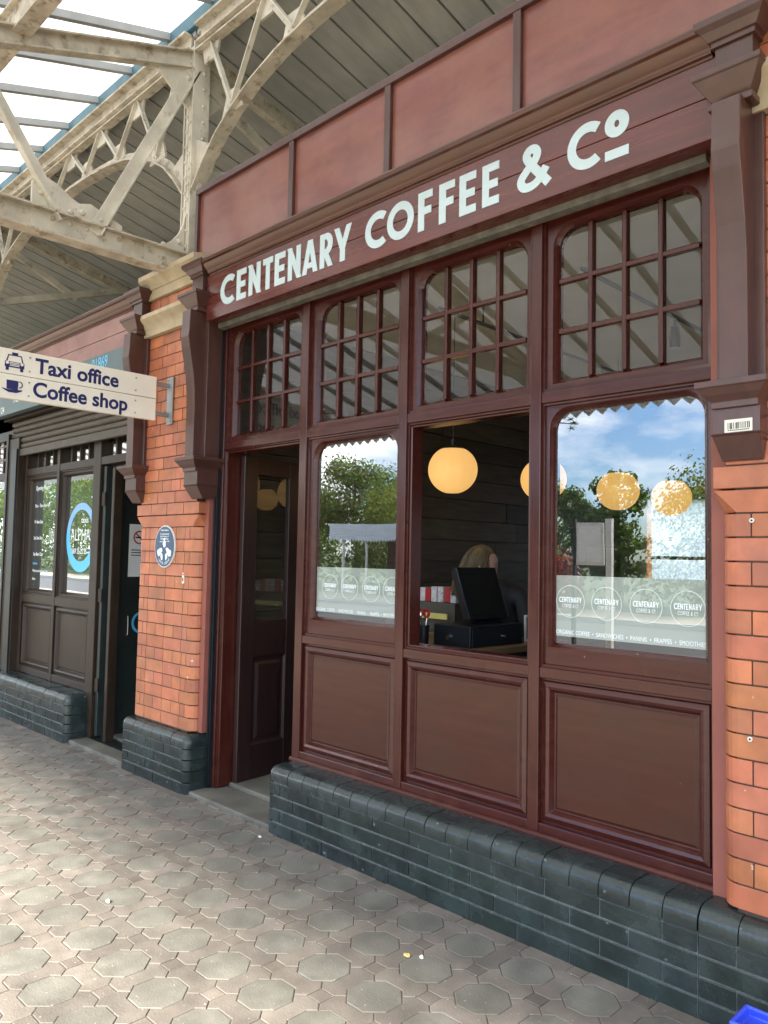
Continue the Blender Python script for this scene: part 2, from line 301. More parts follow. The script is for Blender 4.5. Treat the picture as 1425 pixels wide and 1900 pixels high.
def inset(o, d):
    n = len(o); out = []
    for i in range(n):
        p = Vector(o[i-1]); c = Vector(o[i]); q = Vector(o[(i+1) % n])
        a = (c-p).normalized(); b = (q-c).normalized(); na = Vector((-a.y, a.x)); nb = Vector((-b.y, b.x))
        m = na+nb; k = m.dot(na); out.append(tuple(c+m*(d/max(k, 0.3))))
    return out
def rnd(a, b): return random.uniform(a, b)
def frame_loop(x0, x1, z0, z1, y, rl=0.0001, rr=None, n=7):       # rectangle facing -Y with rounded top corners
    rr = rl if rr is None else rr; pts = [(x0, y, z0), (x1, y, z0)]
    for k in range(n+1):
        a = PI/2*k/n; pts.append((x1-rr+rr*math.cos(a), y, z1-rr+rr*math.sin(a)))
    for k in range(n+1):
        a = PI/2+PI/2*k/n; pts.append((x0+rl+rl*math.cos(a), y, z1-rl+rl*math.sin(a)))
    return pts

# ------------------------------------------------------------------ lettering
def strip_mesh(strips, mapf, depth):                              # strips: list of (outer pts, inner pts) in text space
    mb = MB(); k = 0
    for outer, inner in strips:
        d0 = depth + 0.00012*(k % 7); k += 1; n = len(outer)
        vs = [mapf(x, z, d0) for x, z in outer]+[mapf(x, z, d0) for x, z in inner]+[mapf(x, z, 0) for x, z in outer]+[mapf(x, z, 0) for x, z in inner]
        fs = []
        for i in range(n-1):
            fs += [(i, i+1, n+i+1, n+i), (i, 2*n+i, 2*n+i+1, i+1), (n+i, n+i+1, 3*n+i+1, 3*n+i)]
        fs += [(0, n, 3*n, 2*n), (n-1, 2*n-1, 4*n-1, 3*n-1)]
        mb.add(vs, fs)
    return mb
def sg(p, q, w, hor=None):
    # stroke with ends cut level when it is a steep diagonal
    (x0, z0), (x1, z1) = p, q
    if hor: return ([(x0-w/2, z0), (x1-w/2, z1)], [(x0+w/2, z0), (x1+w/2, z1)])
    d = Vector((x1-x0, z1-z0)).normalized(); nx, nz = -d.y*w/2, d.x*w/2
    return ([(x0+nx, z0+nz), (x1+nx, z1+nz)], [(x0-nx, z0-nz), (x1-nx, z1-nz)])
def arc(cx, cz, r, w, a0, a1, n=28, sx=1.0):
    o = []; i = []
    for k in range(n+1):
        a = math.radians(a0+(a1-a0)*k/n); o.append((cx+sx*r*math.cos(a), cz+r*math.sin(a))); i.append((cx+(sx*r-w)*math.cos(a), cz+(r-w)*math.sin(a)))
    return (o, i)
def pathstroke(pts, w, n=8):
    P = [Vector(p) for p in pts]; C = []
    for i in range(len(P)-1):
        a = P[max(i-1, 0)]; b = P[i]; c = P[i+1]; d = P[min(i+2, len(P)-1)]
        for k in range(n):
            t = k/n; C.append(0.5*((2*b)+(c-a)*t+(2*a-5*b+4*c-d)*t*t+(3*b-a-3*c+d)*t*t*t))
    C.append(P[-1]); o = []; ii = []
    for i, p in enumerate(C):
        d = (C[min(i+1, len(C)-1)]-C[max(i-1, 0)]).normalized(); nn = Vector((-d.y, d.x))*w/2; o.append(tuple(p+nn)); ii.append(tuple(p-nn))
    return (o, ii)
def glyph(c, w):
    h = w/2
    if c == 'C': return 0.80, [arc(0.5, 0.5, 0.5, w, 52, 308)]
    if c == 'O': return 0.98, [arc(0.49, 0.5, 0.5, w, 0, 360, 40, 0.98)]
    if c == 'E': return 0.53, [sg((h, 0), (h, 1), w), sg((w, 1-h*.9), (0.53, 1-h*.9), w*.9), sg((w, 0.5), (0.49, 0.5), w*.9), sg((w, h*.9), (0.53, h*.9), w*.9)]
    if c == 'F': return 0.49, [sg((h, 0), (h, 1), w), sg((w, 1-h*.9), (0.49, 1-h*.9), w*.9), sg((w, 0.5), (0.45, 0.5), w*.9)]
    if c == 'N': return 0.63, [sg((h, 0), (h, 0.97), w), sg((0.63-h, 0.03), (0.63-h, 1), w), sg((h*.55, 1), (0.63-h*.55, 0), w*1.05, 1)]
    if c == 'T': return 0.53, [sg((0.265, 0), (0.265, 1-w*.9), w), sg((0, 1-h*.9), (0.53, 1-h*.9), w*.9)]
    if c == 'A': return 0.72, [sg((h*.95, 0), (0.36-h*.1, 1), w*.95, 1), sg((0.72-h*.95, 0), (0.36+h*.1, 1), w*.95, 1), sg((0.17, 0.24), (0.55, 0.24), w*.75)]
    if c == 'R': return 0.60, [sg((h, 0), (h, 1), w), sg((w, 1-h*.85), (0.30, 1-h*.85), w*.85), arc(0.30, 0.68, 0.32, w, -90, 90, 18, 0.86), sg((w, 0.36+h*.85), (0.30, 0.36+h*.85), w*.85), sg((0.60-h*1.05, 0), (0.27, 0.42), w, 1)]
    if c == 'Y': return 0.74, [sg((0.37, 0), (0.37, 0.5), w), sg((0.37, 0.36), (h*1.05, 1), w, 1), sg((0.37, 0.36), (0.74-h*1.05, 1), w, 1)]
    if c == '&':
        o, i = pathstroke([(0.80, 0.03), (0.62, 0.25), (0.38, 0.55), (0.24, 0.78), (0.30, 0.91), (0.44, 0.91), (0.51, 0.78), (0.43, 0.62), (0.25, 0.47), (0.10, 0.28), (0.17, 0.11), (0.36, 0.08), (0.55, 0.17), (0.74, 0.42)], w*.92)
        return 0.84, [(o[a:b+1], i[a:b+1]) for a, b in ((0, 26), (26, 52), (52, 80), (80, len(o)-1))]
    if c == 'o': return 0.50, [arc(0.25, 0.72, 0.28, w*.95, 0, 360, 32, 0.92), sg((0, 0.10), (0.50, 0.10), w*.95)]
    return 0.3, []
def word(txt, x0, x1, w, track):
    # returns strips scaled so the word spans x0..x1 with unit height, z from 0 to 1
    items = []; x = 0
    for c in txt:
        if c == ' ': x += 0.34; continue
        a, st = glyph(c, w); items.append((x, st)); x += a+track
    tot = x-track; k = (x1-x0)/tot; out = []
    for dx, st in items:
        for o, i in st: out.append(([(x0+(dx+p[0])*k, p[1]) for p in o], [(x0+(dx+p[0])*k, p[1]) for p in i]))
    return out
def zmap(strips, z0, h): return [([(x, z0+z*h) for x, z in o], [(x, z0+z*h) for x, z in i]) for o, i in strips]
def face_map(yf): return lambda x, z, d: (x, yf-d, z)

def text_mb(txt, size, org, mode='Y', ext=0.001, align='LEFT', squeeze=1.0, bold=0.0):
    cu = bpy.data.curves.new('t', 'FONT'); cu.body = txt; cu.size = size; cu.extrude = ext; cu.align_x = align; cu.offset = bold; cu.resolution_u = 4
    o = bpy.data.objects.new('t', cu); COL.objects.link(o); bpy.context.view_layer.update()
    me = o.evaluated_get(bpy.context.evaluated_depsgraph_get()).to_mesh()
    mb = MB()
    f = (lambda p: (org[0]+p.x*squeeze, org[1]-p.z, org[2]+p.y)) if mode == 'Y' else (lambda p: (org[0]+p.z, org[1]+p.x*squeeze, org[2]+p.y))
    mb.add([f(v.co) for v in me.vertices], [tuple(p.vertices) for p in me.polygons])
    bpy.data.objects.remove(o); bpy.data.curves.remove(cu)
    return mb
def words(mb, axis, name, m, parent):      # one part per word, split at the widest gap
    iv = sorted((min(mb.v[i][axis] for i in fc), max(mb.v[i][axis] for i in fc)) for fc in mb.f); e = iv[0][1]; best = (0, 0)
    for a, b in iv:
        if a-e > best[0]: best = (a-e, (a+e)/2)
        e = max(e, b)
    for sgn in (-1, 1):
        q = MB(); q.v = mb.v[:]; q.t = mb.t[:]; q.f = [fc for fc in mb.f if (sum(mb.v[i][axis] for i in fc)/len(fc)-best[1])*sgn > 0]; q.mi = [0]*len(q.f)
        used = sorted({i for fc in q.f for i in fc}); mp_ = {o: k for k, o in enumerate(used)}; q.v = [q.v[i] for i in used]; q.t = [q.t[i] for i in used]; q.f = [tuple(mp_[i] for i in fc) for fc in q.f]
        q.build(name, m, parent)
def join(*ms):
    r = MB()
    for m in ms: r.add(m.v, m.f)
    return r

# ================================================================== GROUND
def pavement():
    p = 0.2455; ox, oy = -1.001, -0.557; mb = MB(); c = 0.0615; s = 0.03
    H = 0.0885; q = H*math.tan(PI/8); d = (H+q)/2; e = p/2-s
    octo = [(H, -q), (H, q), (q, H), (-q, H), (-H, q), (-H, -q), (-q, -H), (q, -H)]
    link = [(d, -d), (e, -e), (p-e, -e), (p-d, -d), (p-H, -q), (p-H, q), (p-d, d), (p-e, e), (e, e), (d, d), (H, q), (H, -q)]
    sq = [(-s, -s), (s, -s), (s, s), (-s, s)]
    for i in range(-34, 12):
        for j in range(-9, 3):
            x, y = ox+i*p, oy+j*p
            if y > 0.1 or y < -2.9: continue
            far = math.hypot(x-CAM.x, y-CAM.y) > 7
            def put(pts, tint, g=0.0016):
                dz = rnd(-0.0012, 0.0012); tx = rnd(-0.006, 0.006); ty = rnd(-0.006, 0.006)
                o = inset(pts, g); cx = sum(a for a, b in o)/len(o); cy_ = sum(b for a, b in o)/len(o)
                oi = inset(pts, g+0.0024); z = lambda a, b: dz+(a-cx)*tx+(b-cy_)*ty
                jit = rnd(-0.0012, 0.0012)
                mb.loft([[(a+x, b+y, -0.03) for a, b in o], [(a+x, b+y, -0.0016+z(a, b)) for a, b in o], [(a+x+jit, b+y, z(a, b)) for a, b in oi]], cap0=False, tint=tint)
            g = rnd(0.86, 1.10)
            put(octo, (0.96*g, 0.98*g, 0.92*g))
            g = rnd(0.80, 1.12); put(link, (1.04*g, 0.965*g, 0.915*g))
            g = rnd(0.80, 1.12); put([(-b, a) for a, b in link], (1.04*g, 0.965*g, 0.915*g))
            g = rnd(0.72, 1.08); put([(a+p/2, b+p/2) for a, b in sq], (1.04*g, 0.94*g, 0.89*g))
    o = mb.build('pavement', 'paver'); struct(o)
    b = MB(); b.add([(-160, -2.95, -0.0032), (20, -2.95, -0.0032), (20, 0.6, -0.0032), (-160, 0.6, -0.0032)], [(0, 1, 2, 3)])
    struct(b.build('pavement_joint_bed', 'joint'))
    b = MB(); b.box(-160, 20, -8.8, -2.95, -0.2, -0.004); struct(b.build('footway', 'beige'))
    b = MB(); b.box(-160, 20, -9.0, -8.8, -0.2, 0.0); struct(b.build('kerb', 'kerb'))
    b = MB(); b.add([(-160, -14.9, -0.12), (20, -14.9, -0.12), (20, -9.0, -0.12), (-160, -9.0, -0.12)], [(0, 1, 2, 3)]); struct(b.build('road', 'asphalt'))
    b = MB(); b.box(-160, 20, -15.1, -14.9, -0.2, 0.0); struct(b.build('kerb', 'kerb'))
    b = MB(); b.box(-160, 20, -17.5, -15.1, -0.2, -0.004); struct(b.build('footway', 'beige'))
    b = MB(); b.box(-400, 400, -400, -17.5, -0.5, -0.03); b.box(-400, -160, -17.5, 300, -0.5, -0.03); b.box(20, 400, -17.5, 300, -0.5, -0.03); b.box(-160, 20, 0.6, 300, -0.5, -0.03); struct(b.build('ground', 'grass'))
pavement()

# ================================================================== BRICKWORK
def brick_face(mb, x0, x1, z0, ncourse, ch, yb, yf, alt=0, base=(1, 1, 1), spread=0.20, cuts=None):
    j = 0.0048
    for k in range(ncourse):
        za = z0+k*ch; L = [x0]
        st, hd = 0.215, 0.108
        if (k+alt) % 2 == 0:
            x = x0
            while x < x1-0.12: x += st; L.append(min(x, x1))
        else:
            x = x0+0.055; L.append(x)
            while x < x1-0.08: x += hd; L.append(min(x, x1))
        if x1-L[-1] > 0.012: L.append(x1)
        else: L[-1] = x1
        for a, b in zip(L[:-1], L[1:]):
            if b-a < 0.02: continue
            g = 1+rnd(-spread, spread); t = (base[0]*g, base[1]*g*rnd(0.9, 1.08), base[2]*g*rnd(0.85, 1.12)); dy = rnd(-0.0015, 0.0015)
            mb.prism([(a+j/2, yf+dy), (b-j/2, yf+dy), (b-j/2, yb), (a+j/2, yb)], za+j/2, za+ch-j/2, 0.0022, t)

def corner_course(mb, x0, x1, z0, ch, yb, yf, k, r, base=(1, 1, 1), spread=0.19):
    # one course of a pier face with bull-nosed vertical corners
    j = 0.0048; inner = []
    if k % 2 == 0: L = [x0+0.16, x0+0.37, x0+0.58] if x1-x0 > 0.7 else [x0+0.2, x0+0.4]
    else: L = [x0+0.10, x0+0.155, x0+0.265, x0+0.375, x0+0.485, x0+0.59, x0+0.645]
    L = [a for a in L if a < x1-0.08]; L = [x0]+L+[x1]
    for i in range(len(L)-1):
        a, b = L[i], L[i+1]; g = 1+rnd(-spread, spread); t = (base[0]*g, base[1]*g*rnd(0.9, 1.08), base[2]*g*rnd(0.85, 1.12))
        pts = []
        if i == 0: pts += [(a, yb)]+[(a+r-r*math.cos(q), yf+r-r*math.sin(q)) for q in [PI/2*m/5 for m in range(6)]]
        else: pts += [(a+j/2, yb), (a+j/2, yf)]
        if i == len(L)-2: pts += [(b-r+r*math.sin(q), yf+r-r*math.cos(q)) for q in [PI/2*m/5 for m in range(6)]]+[(b, yb)]
        else: pts += [(b-j/2, yf), (b-j/2, yb)]
        mb.prism(pts, z0+j/2, z0+ch-j/2, 0.002, t)

def rounded_rect(x0, x1, yf, yb, r, i=0, n=6):
    r2 = max(r-i, 0.003); xa, xb, y = x0+i, x1-i, yf+i
    return [(xa, yb)]+[(xa+r2-r2*math.cos(q), y+r2-r2*math.sin(q)) for q in [PI/2*m/n for m in range(n+1)]]+[(xb-r2+r2*math.sin(q), y+r2-r2*math.cos(q)) for q in [PI/2*m/n for m in range(n+1)]]+[(xb, yb)]

def pier(xc, label, right_cut=False):
    t = thing('brick_pier', label, 'brick pier', (xc, -0.1, 0), 'brick piers of the station front')
    x0, x1 = xc-0.365, xc+0.365
    mb = MB(); ch = 0.0765; z = 0.345
    nlow = 16
    for k in range(nlow): corner_course(mb, x0, x1, z+k*ch, ch, 0.0, -0.10, k, 0.055)
    zt = z+nlow*ch
    # stop chamfer course and square header course
    mb.loft([[(x0, 0, zt+.003), (x0, -.045, zt+.003), (x0+.055, -.10, zt+.003), (x1-.055, -.10, zt+.003), (x1, -.045, zt+.003), (x1, 0, zt+.003)],
             [(x0-.018, 0, zt+ch-.004), (x0-.018, -.10, zt+ch-.004), (x0-.013, -.105, zt+ch-.004), (x1+.013, -.105, zt+ch-.004), (x1+.018, -.10, zt+ch-.004), (x1+.018, 0, zt+ch-.004)]], tint=(1.0, .95, .95))
    zt += ch
    xs = [x0-.018, x0+.17, x0+.37, x0+.57, x1+.018]
    for a, b in zip(xs[:-1], xs[1:]):
        g = rnd(.9, 1.12); mb.prism([(a+.003, -.106), (b-.003, -.106), (b-.003, 0), (a+.003, 0)], zt+.003, zt+ch-.003, .002, (g, g, g))
    zt += ch
    n = int(round((2.835-zt)/ch)); c2 = (2.835-zt)/n
    brick_face(mb, x0+.02, x1-.02, zt, n, c2, 0.0, -0.098, 0)
    mb.build('brickwork', 'brick', t)
    mb = MB(); brick_face(mb, x0+(.122 if right_cut else .02), x1-.02, 2.995, 9 if right_cut else 1, 0.0765 if right_cut else 0.092, 0.0, -0.098, 1); mb.build('brick_frieze', 'brick', t)
    m = MB(); m.box(x0+.05, x1-.05, -.0955, -.045, .33, 1.655); m.box(x0+.022, x1-.022, -.0945, .25, 1.655, 2.9); m.box(x0+(.126 if right_cut else .024), x1-.024, -.0935, .25, 2.9, 3.68 if right_cut else 3.24); m.box(x0+.006, x1-.006, -.045, .25, .33, 1.57)
    m.build('mortar_core', 'mortar', t)
    s = MB()
    prof = lambda off: [(x0+.02-off*.0, off)]
    def course(zs):   # stone mouldings: list of (projection, z)
        s.loft([[(x0+.02, -.1-p, zz) for p, zz in zs]+[(x0+.02, .1, zs[-1][1]), (x0+.02, .1, zs[0][1])], [(x1-.02, -.1-p, zz) for p, zz in zs]+[(x1-.02, .1, zs[-1][1]), (x1-.02, .1, zs[0][1])]])
    course([(.0, 2.836), (.03, 2.838), (.032, 2.86), (.035, 2.885), (.055, 2.915), (.085, 2.935), (.09, 2.94), (.09, 2.965), (.07, 2.97), (.005, 2.993)])
    s.build('stone_band', 'stone', t, smooth=True); s = MB()
    if right_cut: return t
    course([(.0, 3.089), (.02, 3.09), (.02, 3.15), (.03, 3.153), (.04, 3.175), (.075, 3.205), (.08, 3.21), (.08, 3.24), (.0, 3.255)])
    s.build('stone_band', 'stone', t, smooth=True)
    return t
def bullnose_run(mb, x0, x1, yf, yb, zt, r, first=True):
    # row of bull-nosed header bricks along X
    hd = (x1-x0)/max(1, round((x1-x0)/.112)); x = x0; h = 0.078
    while x < x1-0.02:
        b = min(x+hd, x1); g = rnd(.9, 1.2); rr = r+rnd(-.002, .002); dz = rnd(-.002, .002)
        pr = [(yb, zt-h), (yf, zt-h)]+[(yf+rr-rr*math.cos(q), zt+dz-rr+rr*math.sin(q)) for q in [PI/2*m/7 for m in range(8)]]+[(yb, zt+dz)]
        mb.xprofile(pr, x+.0018, b-.0018, (g, g, g*rnd(.98, 1.06))); x = b
def plinth(parent, x0, x1, zt, round0, round1, yf=-0.16, yb=0.0):
    mb = MB(); ch = 0.0775; r = 0.05; zb = zt-.0785
    n = int(math.ceil(zb/ch)); hc = zb/ n
    # running courses
    for k in range(n):
        z0 = k*hc; L = [x0]; x = x0+(0.115 if k % 2 else 0.22)
        while x < x1-0.06: L.append(x); x += 0.222
        L.append(x1)
        for i in range(len(L)-1):
            a, b = L[i], L[i+1]; g = rnd(.8, 1.25); j = .0055; t = (g, g*rnd(.97, 1.04), g*rnd(.97, 1.08)); pts = []; y = yf+rnd(-.001, .001)
            if i == 0 and round0: pts += [(a, yb)]+[(a+r-r*math.cos(q), y+r-r*math.sin(q)) for q in [PI/2*m/6 for m in range(7)]]
            else: pts += [(a+j/2, yb), (a+j/2, y)]
            if i == len(L)-2 and round1: pts += [(b-r+r*math.sin(q), y+r-r*math.cos(q)) for q in [PI/2*m/6 for m in range(7)]]+[(b, yb)]
            else: pts += [(b-j/2, y), (b-j/2, yb)]
            mb.prism(pts, z0+(j/2 if k else -.03), z0+hc-j/2, .0025, t)
    a, b = x0, x1
    def endpiece(xa, xb, left):
        rings = []
        for m in range(8):
            q = PI/2*m/7; ins = r-r*math.cos(q); z = zt-r+r*math.sin(q)
            rr = rounded_rect(xa, xb, yf, yb, r, ins) if (left is None) else None
            if left is True:
                r2 = max(r-ins, .004); xx, y = xa+ins, yf+ins
                rr = [(xx, yb)]+[(xx+r2-r2*math.cos(s), y+r2-r2*math.sin(s)) for s in [PI/2*k/6 for k in range(7)]]+[(xb, y), (xb, yb)]
            if left is False:
                r2 = max(r-ins, .004); xx, y = xb-ins, yf+ins
                rr = [(xa, yb), (xa, y)]+[(xx-r2+r2*math.sin(s), y+r2-r2*math.cos(s)) for s in [PI/2*k/6 for k in range(7)]]+[(xx, yb)]
            if m == 0: rings.append([(p, q2, zb+.003) for p, q2 in rr])
            rings.append([(p, q2, z) for p, q2 in rr])
        g = rnd(.9, 1.15); mb.loft(rings, tint=(g, g, g*1.03))
    if round0: endpiece(x0, x0+.17, True); a = x0+.1728
    if round1: endpiece(x1-.17, x1, False); b = x1-.1728
    bullnose_run(mb, a, b, yf, yb, zt, r)
    o = mb.build('plinth', 'blue', parent, smooth=True)
    m = MB(); m.box(x0+(.055 if round0 else .0), x1-(.055 if round1 else 0), yf+.0045, yb, -.02, zb+.004); m.box(x0+.015, x1-.015, yf+.05, yb-.004, -.02, zt-.05)
    m.box(x0+.06, x1-.06, yf+.02, yb-.004, zb, zt-.018)
    m.build('plinth_joints', 'bluemortar', parent)
    return o

pierL = pier(-3.40, 'orange brick pier between the two shops carrying the oval blue plaque')
plinth(pierL, -3.80, -2.99, 0.337, True, True)
pierR = pier(0.432, 'orange brick pier at the right edge beside the largest shop window', True)
plinth(pierR, 0.02, 0.92, 0.337, False, True)

# ================================================================== COFFEE SHOP
shop = thing('coffee_shop', 'dark mahogany coffee shop front with white fascia lettering and open serving hatch', 'shop', (-1.47, 0, 0))
OP = [(-2.937, -2.211), (-2.152, -1.468), (-1.418, -0.729), (-0.678, 0.0)]      # bay openings
f = MB()
for x0, x1 in ((-2.990, -2.937), (-2.211, -2.152), (-1.468, -1.418), (-0.729, -0.678), (0.0, 0.012)):
    f = MB(); f.box(x0, x1, 0.0, 0.095, 0.335 if x0 > -2.9 else 0.03, 2.86); f.build('upright_post', 'wood_up', shop, bevel=0.004)
f = MB()
for i, (x0, x1) in enumerate(OP):
    for za, zb in ((2.036, 2.08), (2.795, 2.86), (.946, .988), (.337, .387))[:4 if i else 2]:
        f = MB(); f.box(x0, x1, 0.003, 0.092, za, zb); f.build('cross_rail', 'wood_along', shop, bevel=0.004)
f = MB(); f.xprofile([(0, .333), (-.018, .333), (-.018, .345), (-.010, .352), (0, .356)], -2.211, 0.012); f.build('bottom_bead', 'wood_along', shop, bevel=0.002)
for q in ((0.013, 0.094, -0.030, 0.05, 0.30, 2.80), (-3.036, -2.992, -0.055, 0.05, 0.342, 2.80)):
    f = MB(); f.box(*q); f.build('side_board', 'redboard', shop, bevel=0.003, label='flat red side board next to brick')
f = MB(); f.box(-2.991, -2.953, -0.022, -0.001, 0.03, 2.78); f.box(-2.978, -2.966, -0.030, -0.022, 0.03, 2.78)
f.build('shutter_guide', 'black', shop)
f = MB(); f.xprofile([(-.052, 2.775), (-.012, 2.770), (-.004, 2.79), (-.004, 2.83), (-.048, 2.835), (-.056, 2.80)], -2.985, 0.012)
f.build('shutter_lath', 'lath', shop, bevel=0.003, label='dusty grey roller shutter edge under the fascia')

def panel(x0, x1, z0, z1, m1='wood_along', mf='field', parent=shop, y=0.0):
    mb = MB()
    st = [(-.004, .006), (-.004, .024), (.010, .024), (.013, .016), (.030, .008), (.042, .012), (.050, .026), (.054, .034), (.060, .034)]
    rings = [[(x0+a, y+d, z0+a), (x1-a, y+d, z0+a), (x1-a, y+d, z1-a), (x0+a, y+d, z1-a)] for a, d in st]
    mb.loft(rings, False, False)
    o = mb.build('lower_panel', m1, parent, bevel=0.0015)
    m2 = MB(); a0, a1 = .060, .068
    m2.loft([[(x0+a, y+d, z0+a), (x1-a, y+d, z0+a), (x1-a, y+d, z1-a), (x0+a, y+d, z1-a)] for a, d in ((a0, .0345), (a1, .030), (a1+.001, .0295))], False, True)
    m2.build('panel_field', mf, o)
    b = MB(); b.box(x0-.01, x1+.01, y+.06, y+.075, z0-.01, z1+.01); b.build('panel_back', 'dark', o)
for x0, x1 in OP[1:]: panel(x0, x1, 0.387, 0.946)

def pane_mb(x0, x1, z0, z1, y): mb = MB(); mb.add([(x0, y, z0), (x1, y, z0), (x1, y, z1), (x0, y, z1)], [(0, 1, 2, 3)]); return mb
def sash(x0, x1, z0, z1, gx0, gx1, gz0, gz1, r, name, parent, wood='wood_along', y=0.0):
    mb = MB()
    R = lambda a0, a1, b0, b1, yy, rr: frame_loop(a0, a1, b0, b1, yy, rr)
    rings = [R(x0, x1, z0, z1, y+.012, .0002), R(x0+.010, x1-.010, z0+.012, z1-.010, y+.010, .0002), R(x0+.013, x1-.013, z0+.015, z1-.013, y+.022, .0002),
             R(x0+.018, x1-.018, z0+.020, z1-.018, y+.022, .0002),
             R(gx0-.016, gx1+.016, gz0-.016, gz1+.016, y+.024, r+.012), R(gx0-.010, gx1+.010, gz0-.010, gz1+.010, y+.034, r+.006), R(gx0, gx1, gz0, gz1, y+.046, r), R(gx0, gx1, gz0, gz1, y+.075, r)]
    mb.loft(rings, False, False)
    return mb.build(name, wood, parent, smooth=True)

# transom lights
for i, (x0, x1) in enumerate(OP):
    gx0, gx1, gz0, gz1 = x0+.055, x1-.050, 2.128, 2.742
    if i == 0: gx0 = x0+.065
    s = sash(x0, x1, 2.08, 2.795, gx0, gx1, gz0, gz1, 0.075, 'transom_light', shop)
    b = MB(); w = .0105
    for k in (1, 2, 3):
        xx = gx0+(gx1-gx0)*k/4; b.xprofile([], 0, 0) if False else b.box(xx-w, xx+w, .034, .066, gz0, gz1-.001)
    for zz in (gz0+.197, gz0+.402):
        b.box(gx0, gx1, .036, .064, zz-w, zz+w)
    b.build('glazing_bar', 'wood_up', s, bevel=.005)
    pane_mb(gx0-.004, gx1+.004, gz0-.004, gz1+.004, .052).build('glass', 'glass_old', s)

def logo(parent, cx, cz, r, y):
    st = [arc(cx, cz, r, .0015, 0, 360, 48)]
    st += zmap(word('CENTENARY', cx-r*.80, cx+r*.80, .17, .13), cz-.004, .021)
    st += zmap(word('COFFEE & Co', cx-r*.58, cx+r*.58, .12, .14), cz-.024, .014)
    return strip_mesh(st, face_map(y), .0004)
def display_window(x0, x1, gx0, gx1, gz0, gz1, centres, seed):
    s = sash(x0, x1, .988, 2.036, gx0, gx1, gz0, gz1, .072, 'display_window', shop)
    pane_mb(gx0-.004, gx1+.004, gz0-.004, gz1+.004, .052).build('glass', 'glass', s)
    pane_mb(gx0-.004, gx1+.004, gz0+.028, 1.350, .0545).build('window_film', 'film', s)
    mb = MB()
    for c in centres: q = logo(None, c, 1.249, .0625, .0512); mb.add(q.v, q.f)
    tm = text_mb('ORGANIC COFFEE  \u2022  SANDWICHES  \u2022  PANINIS  \u2022  FRAPP\u00c9S  \u2022  SMOOTHIES', .0235, (gx0+.002, .0512, 1.121), squeeze=.76, ext=.0002)
    keep = [fc for fc in tm.f if all(tm.v[i][0] < gx1+.003 for i in fc)]; mb.add(tm.v, keep)
    mb.build('window_lettering', 'filmprint', s)
display_window(-2.152, -1.468, -2.100, -1.512, 1.088, 1.992, [-1.991, -1.842, -1.686, -1.540+.0], 1)
display_window(-0.678, 0.0, -0.634, -0.038, 1.084, 1.998, [-.569, -.414, -.257, -.102], 2)
# hatch lining
f = MB(); x0, x1 = OP[2]
R = lambda a, y: [(x0+a, y, .988+a), (x1-a, y, .988+a), (x1-a, y, 2.036-a), (x0+a, y, 2.036-a)]
f.loft([R(0, .012), R(.010, .010), R(.013, .022), R(.020, .024), R(.020, .094)], False, False); f.build('hatch_lining', 'wood_along', shop, bevel=.001)
# door lining + doorstep
f = MB(); f.loft([[(-2.937+a, y, .03), (-2.937+a, y, 2.036-a), (-2.211-a, y, 2.036-a), (-2.211-a, y, .03)] for a, y in ((0, .012), (.008, .010), (.012, .022), (.02, .024), (.02, .13))], False, False, closed=False)
f.build('door_lining', 'wood_up', shop)
f = MB(); f.box(-2.988, -2.212, -.135, .10, -.05, .022); f.box(-2.988, -2.212, .102, .40, -.05, .045); f.build('doorstep', 'step', shop, bevel=.008)

# door leaf standing open inwards
f = MB(); X0, X1 = -2.906, -2.868; ya, yb = .112, .83
def leaf_frame(mb):
    for a, b in ((ya, ya+.105), (yb-.105, yb), ): mb.box(X0, X1, a, b, .045, 2.012)
    mb.box(X0, X1, (ya+yb)/2-.045+.06, (ya+yb)/2+.045+.06, .045, 1.985)
    for a, b in ((.045, .25), (.78, 1.0), (1.90, 2.010)): mb.box(X0+.002, X1-.002, ya+.1, yb-.1, a, b)
leaf_frame(f); door = f.build('door', 'doorwood', shop, bevel=.004, label='dark door with glazed top standing open inwards')
m_ = (ya+yb)/2+.06
for a, b in ((ya+.105, m_-.045), (m_+.045, yb-.105)):
    f = MB()
    st = [(0, .002), (.012, .012), (.03, .016), (.05, .006)]
    f.loft([[(X1-d, a+s, .25+s), (X1-d, b-s, .25+s), (X1-d, b-s, .78-s), (X1-d, a+s, .78-s)] for s, d in st], False, True); f.build('door_panel', 'doorwood', door)
f = MB(); f.add([(X1-.02, ya+.1, 1.0), (X1-.02, yb-.1, 1.0), (X1-.02, yb-.1, 1.9), (X1-.02, ya+.1, 1.9)], [(0, 1, 2, 3)]); f.build('glass', 'glass_door', door)
for i, z in enumerate((1.853, 1.065, .30)):
    f = MB(); f.box(-2.9365, -2.9325, .045, .082, z-.05, z+.05); f.box(-2.9365, -2.9325, .088, .125, z-.05, z+.05); f.tube([(-2.930, .085, z-.052), (-2.930, .085, z+.052)], .0065)
    f.build('hinge', ('brass', 'zinc', 'zinc')[i], door)
f = MB(); f.box(X1, X1+.004, .655, .70, 1.06, 1.18); f.build('letter_plate', 'label', door)
PV = Vector((-2.89, .112, 0)) - Vector((-1.47, 0, 0)); RZ = Matrix.Rotation(math.radians(5.0), 4, 'Z')
door.location = PV + RZ @ (door.location - PV); door.rotation_euler = (0, 0, math.radians(5.0))
for ch in door.children:
    if ch.name.startswith('hinge'): ch.rotation_euler = (0, 0, 0)

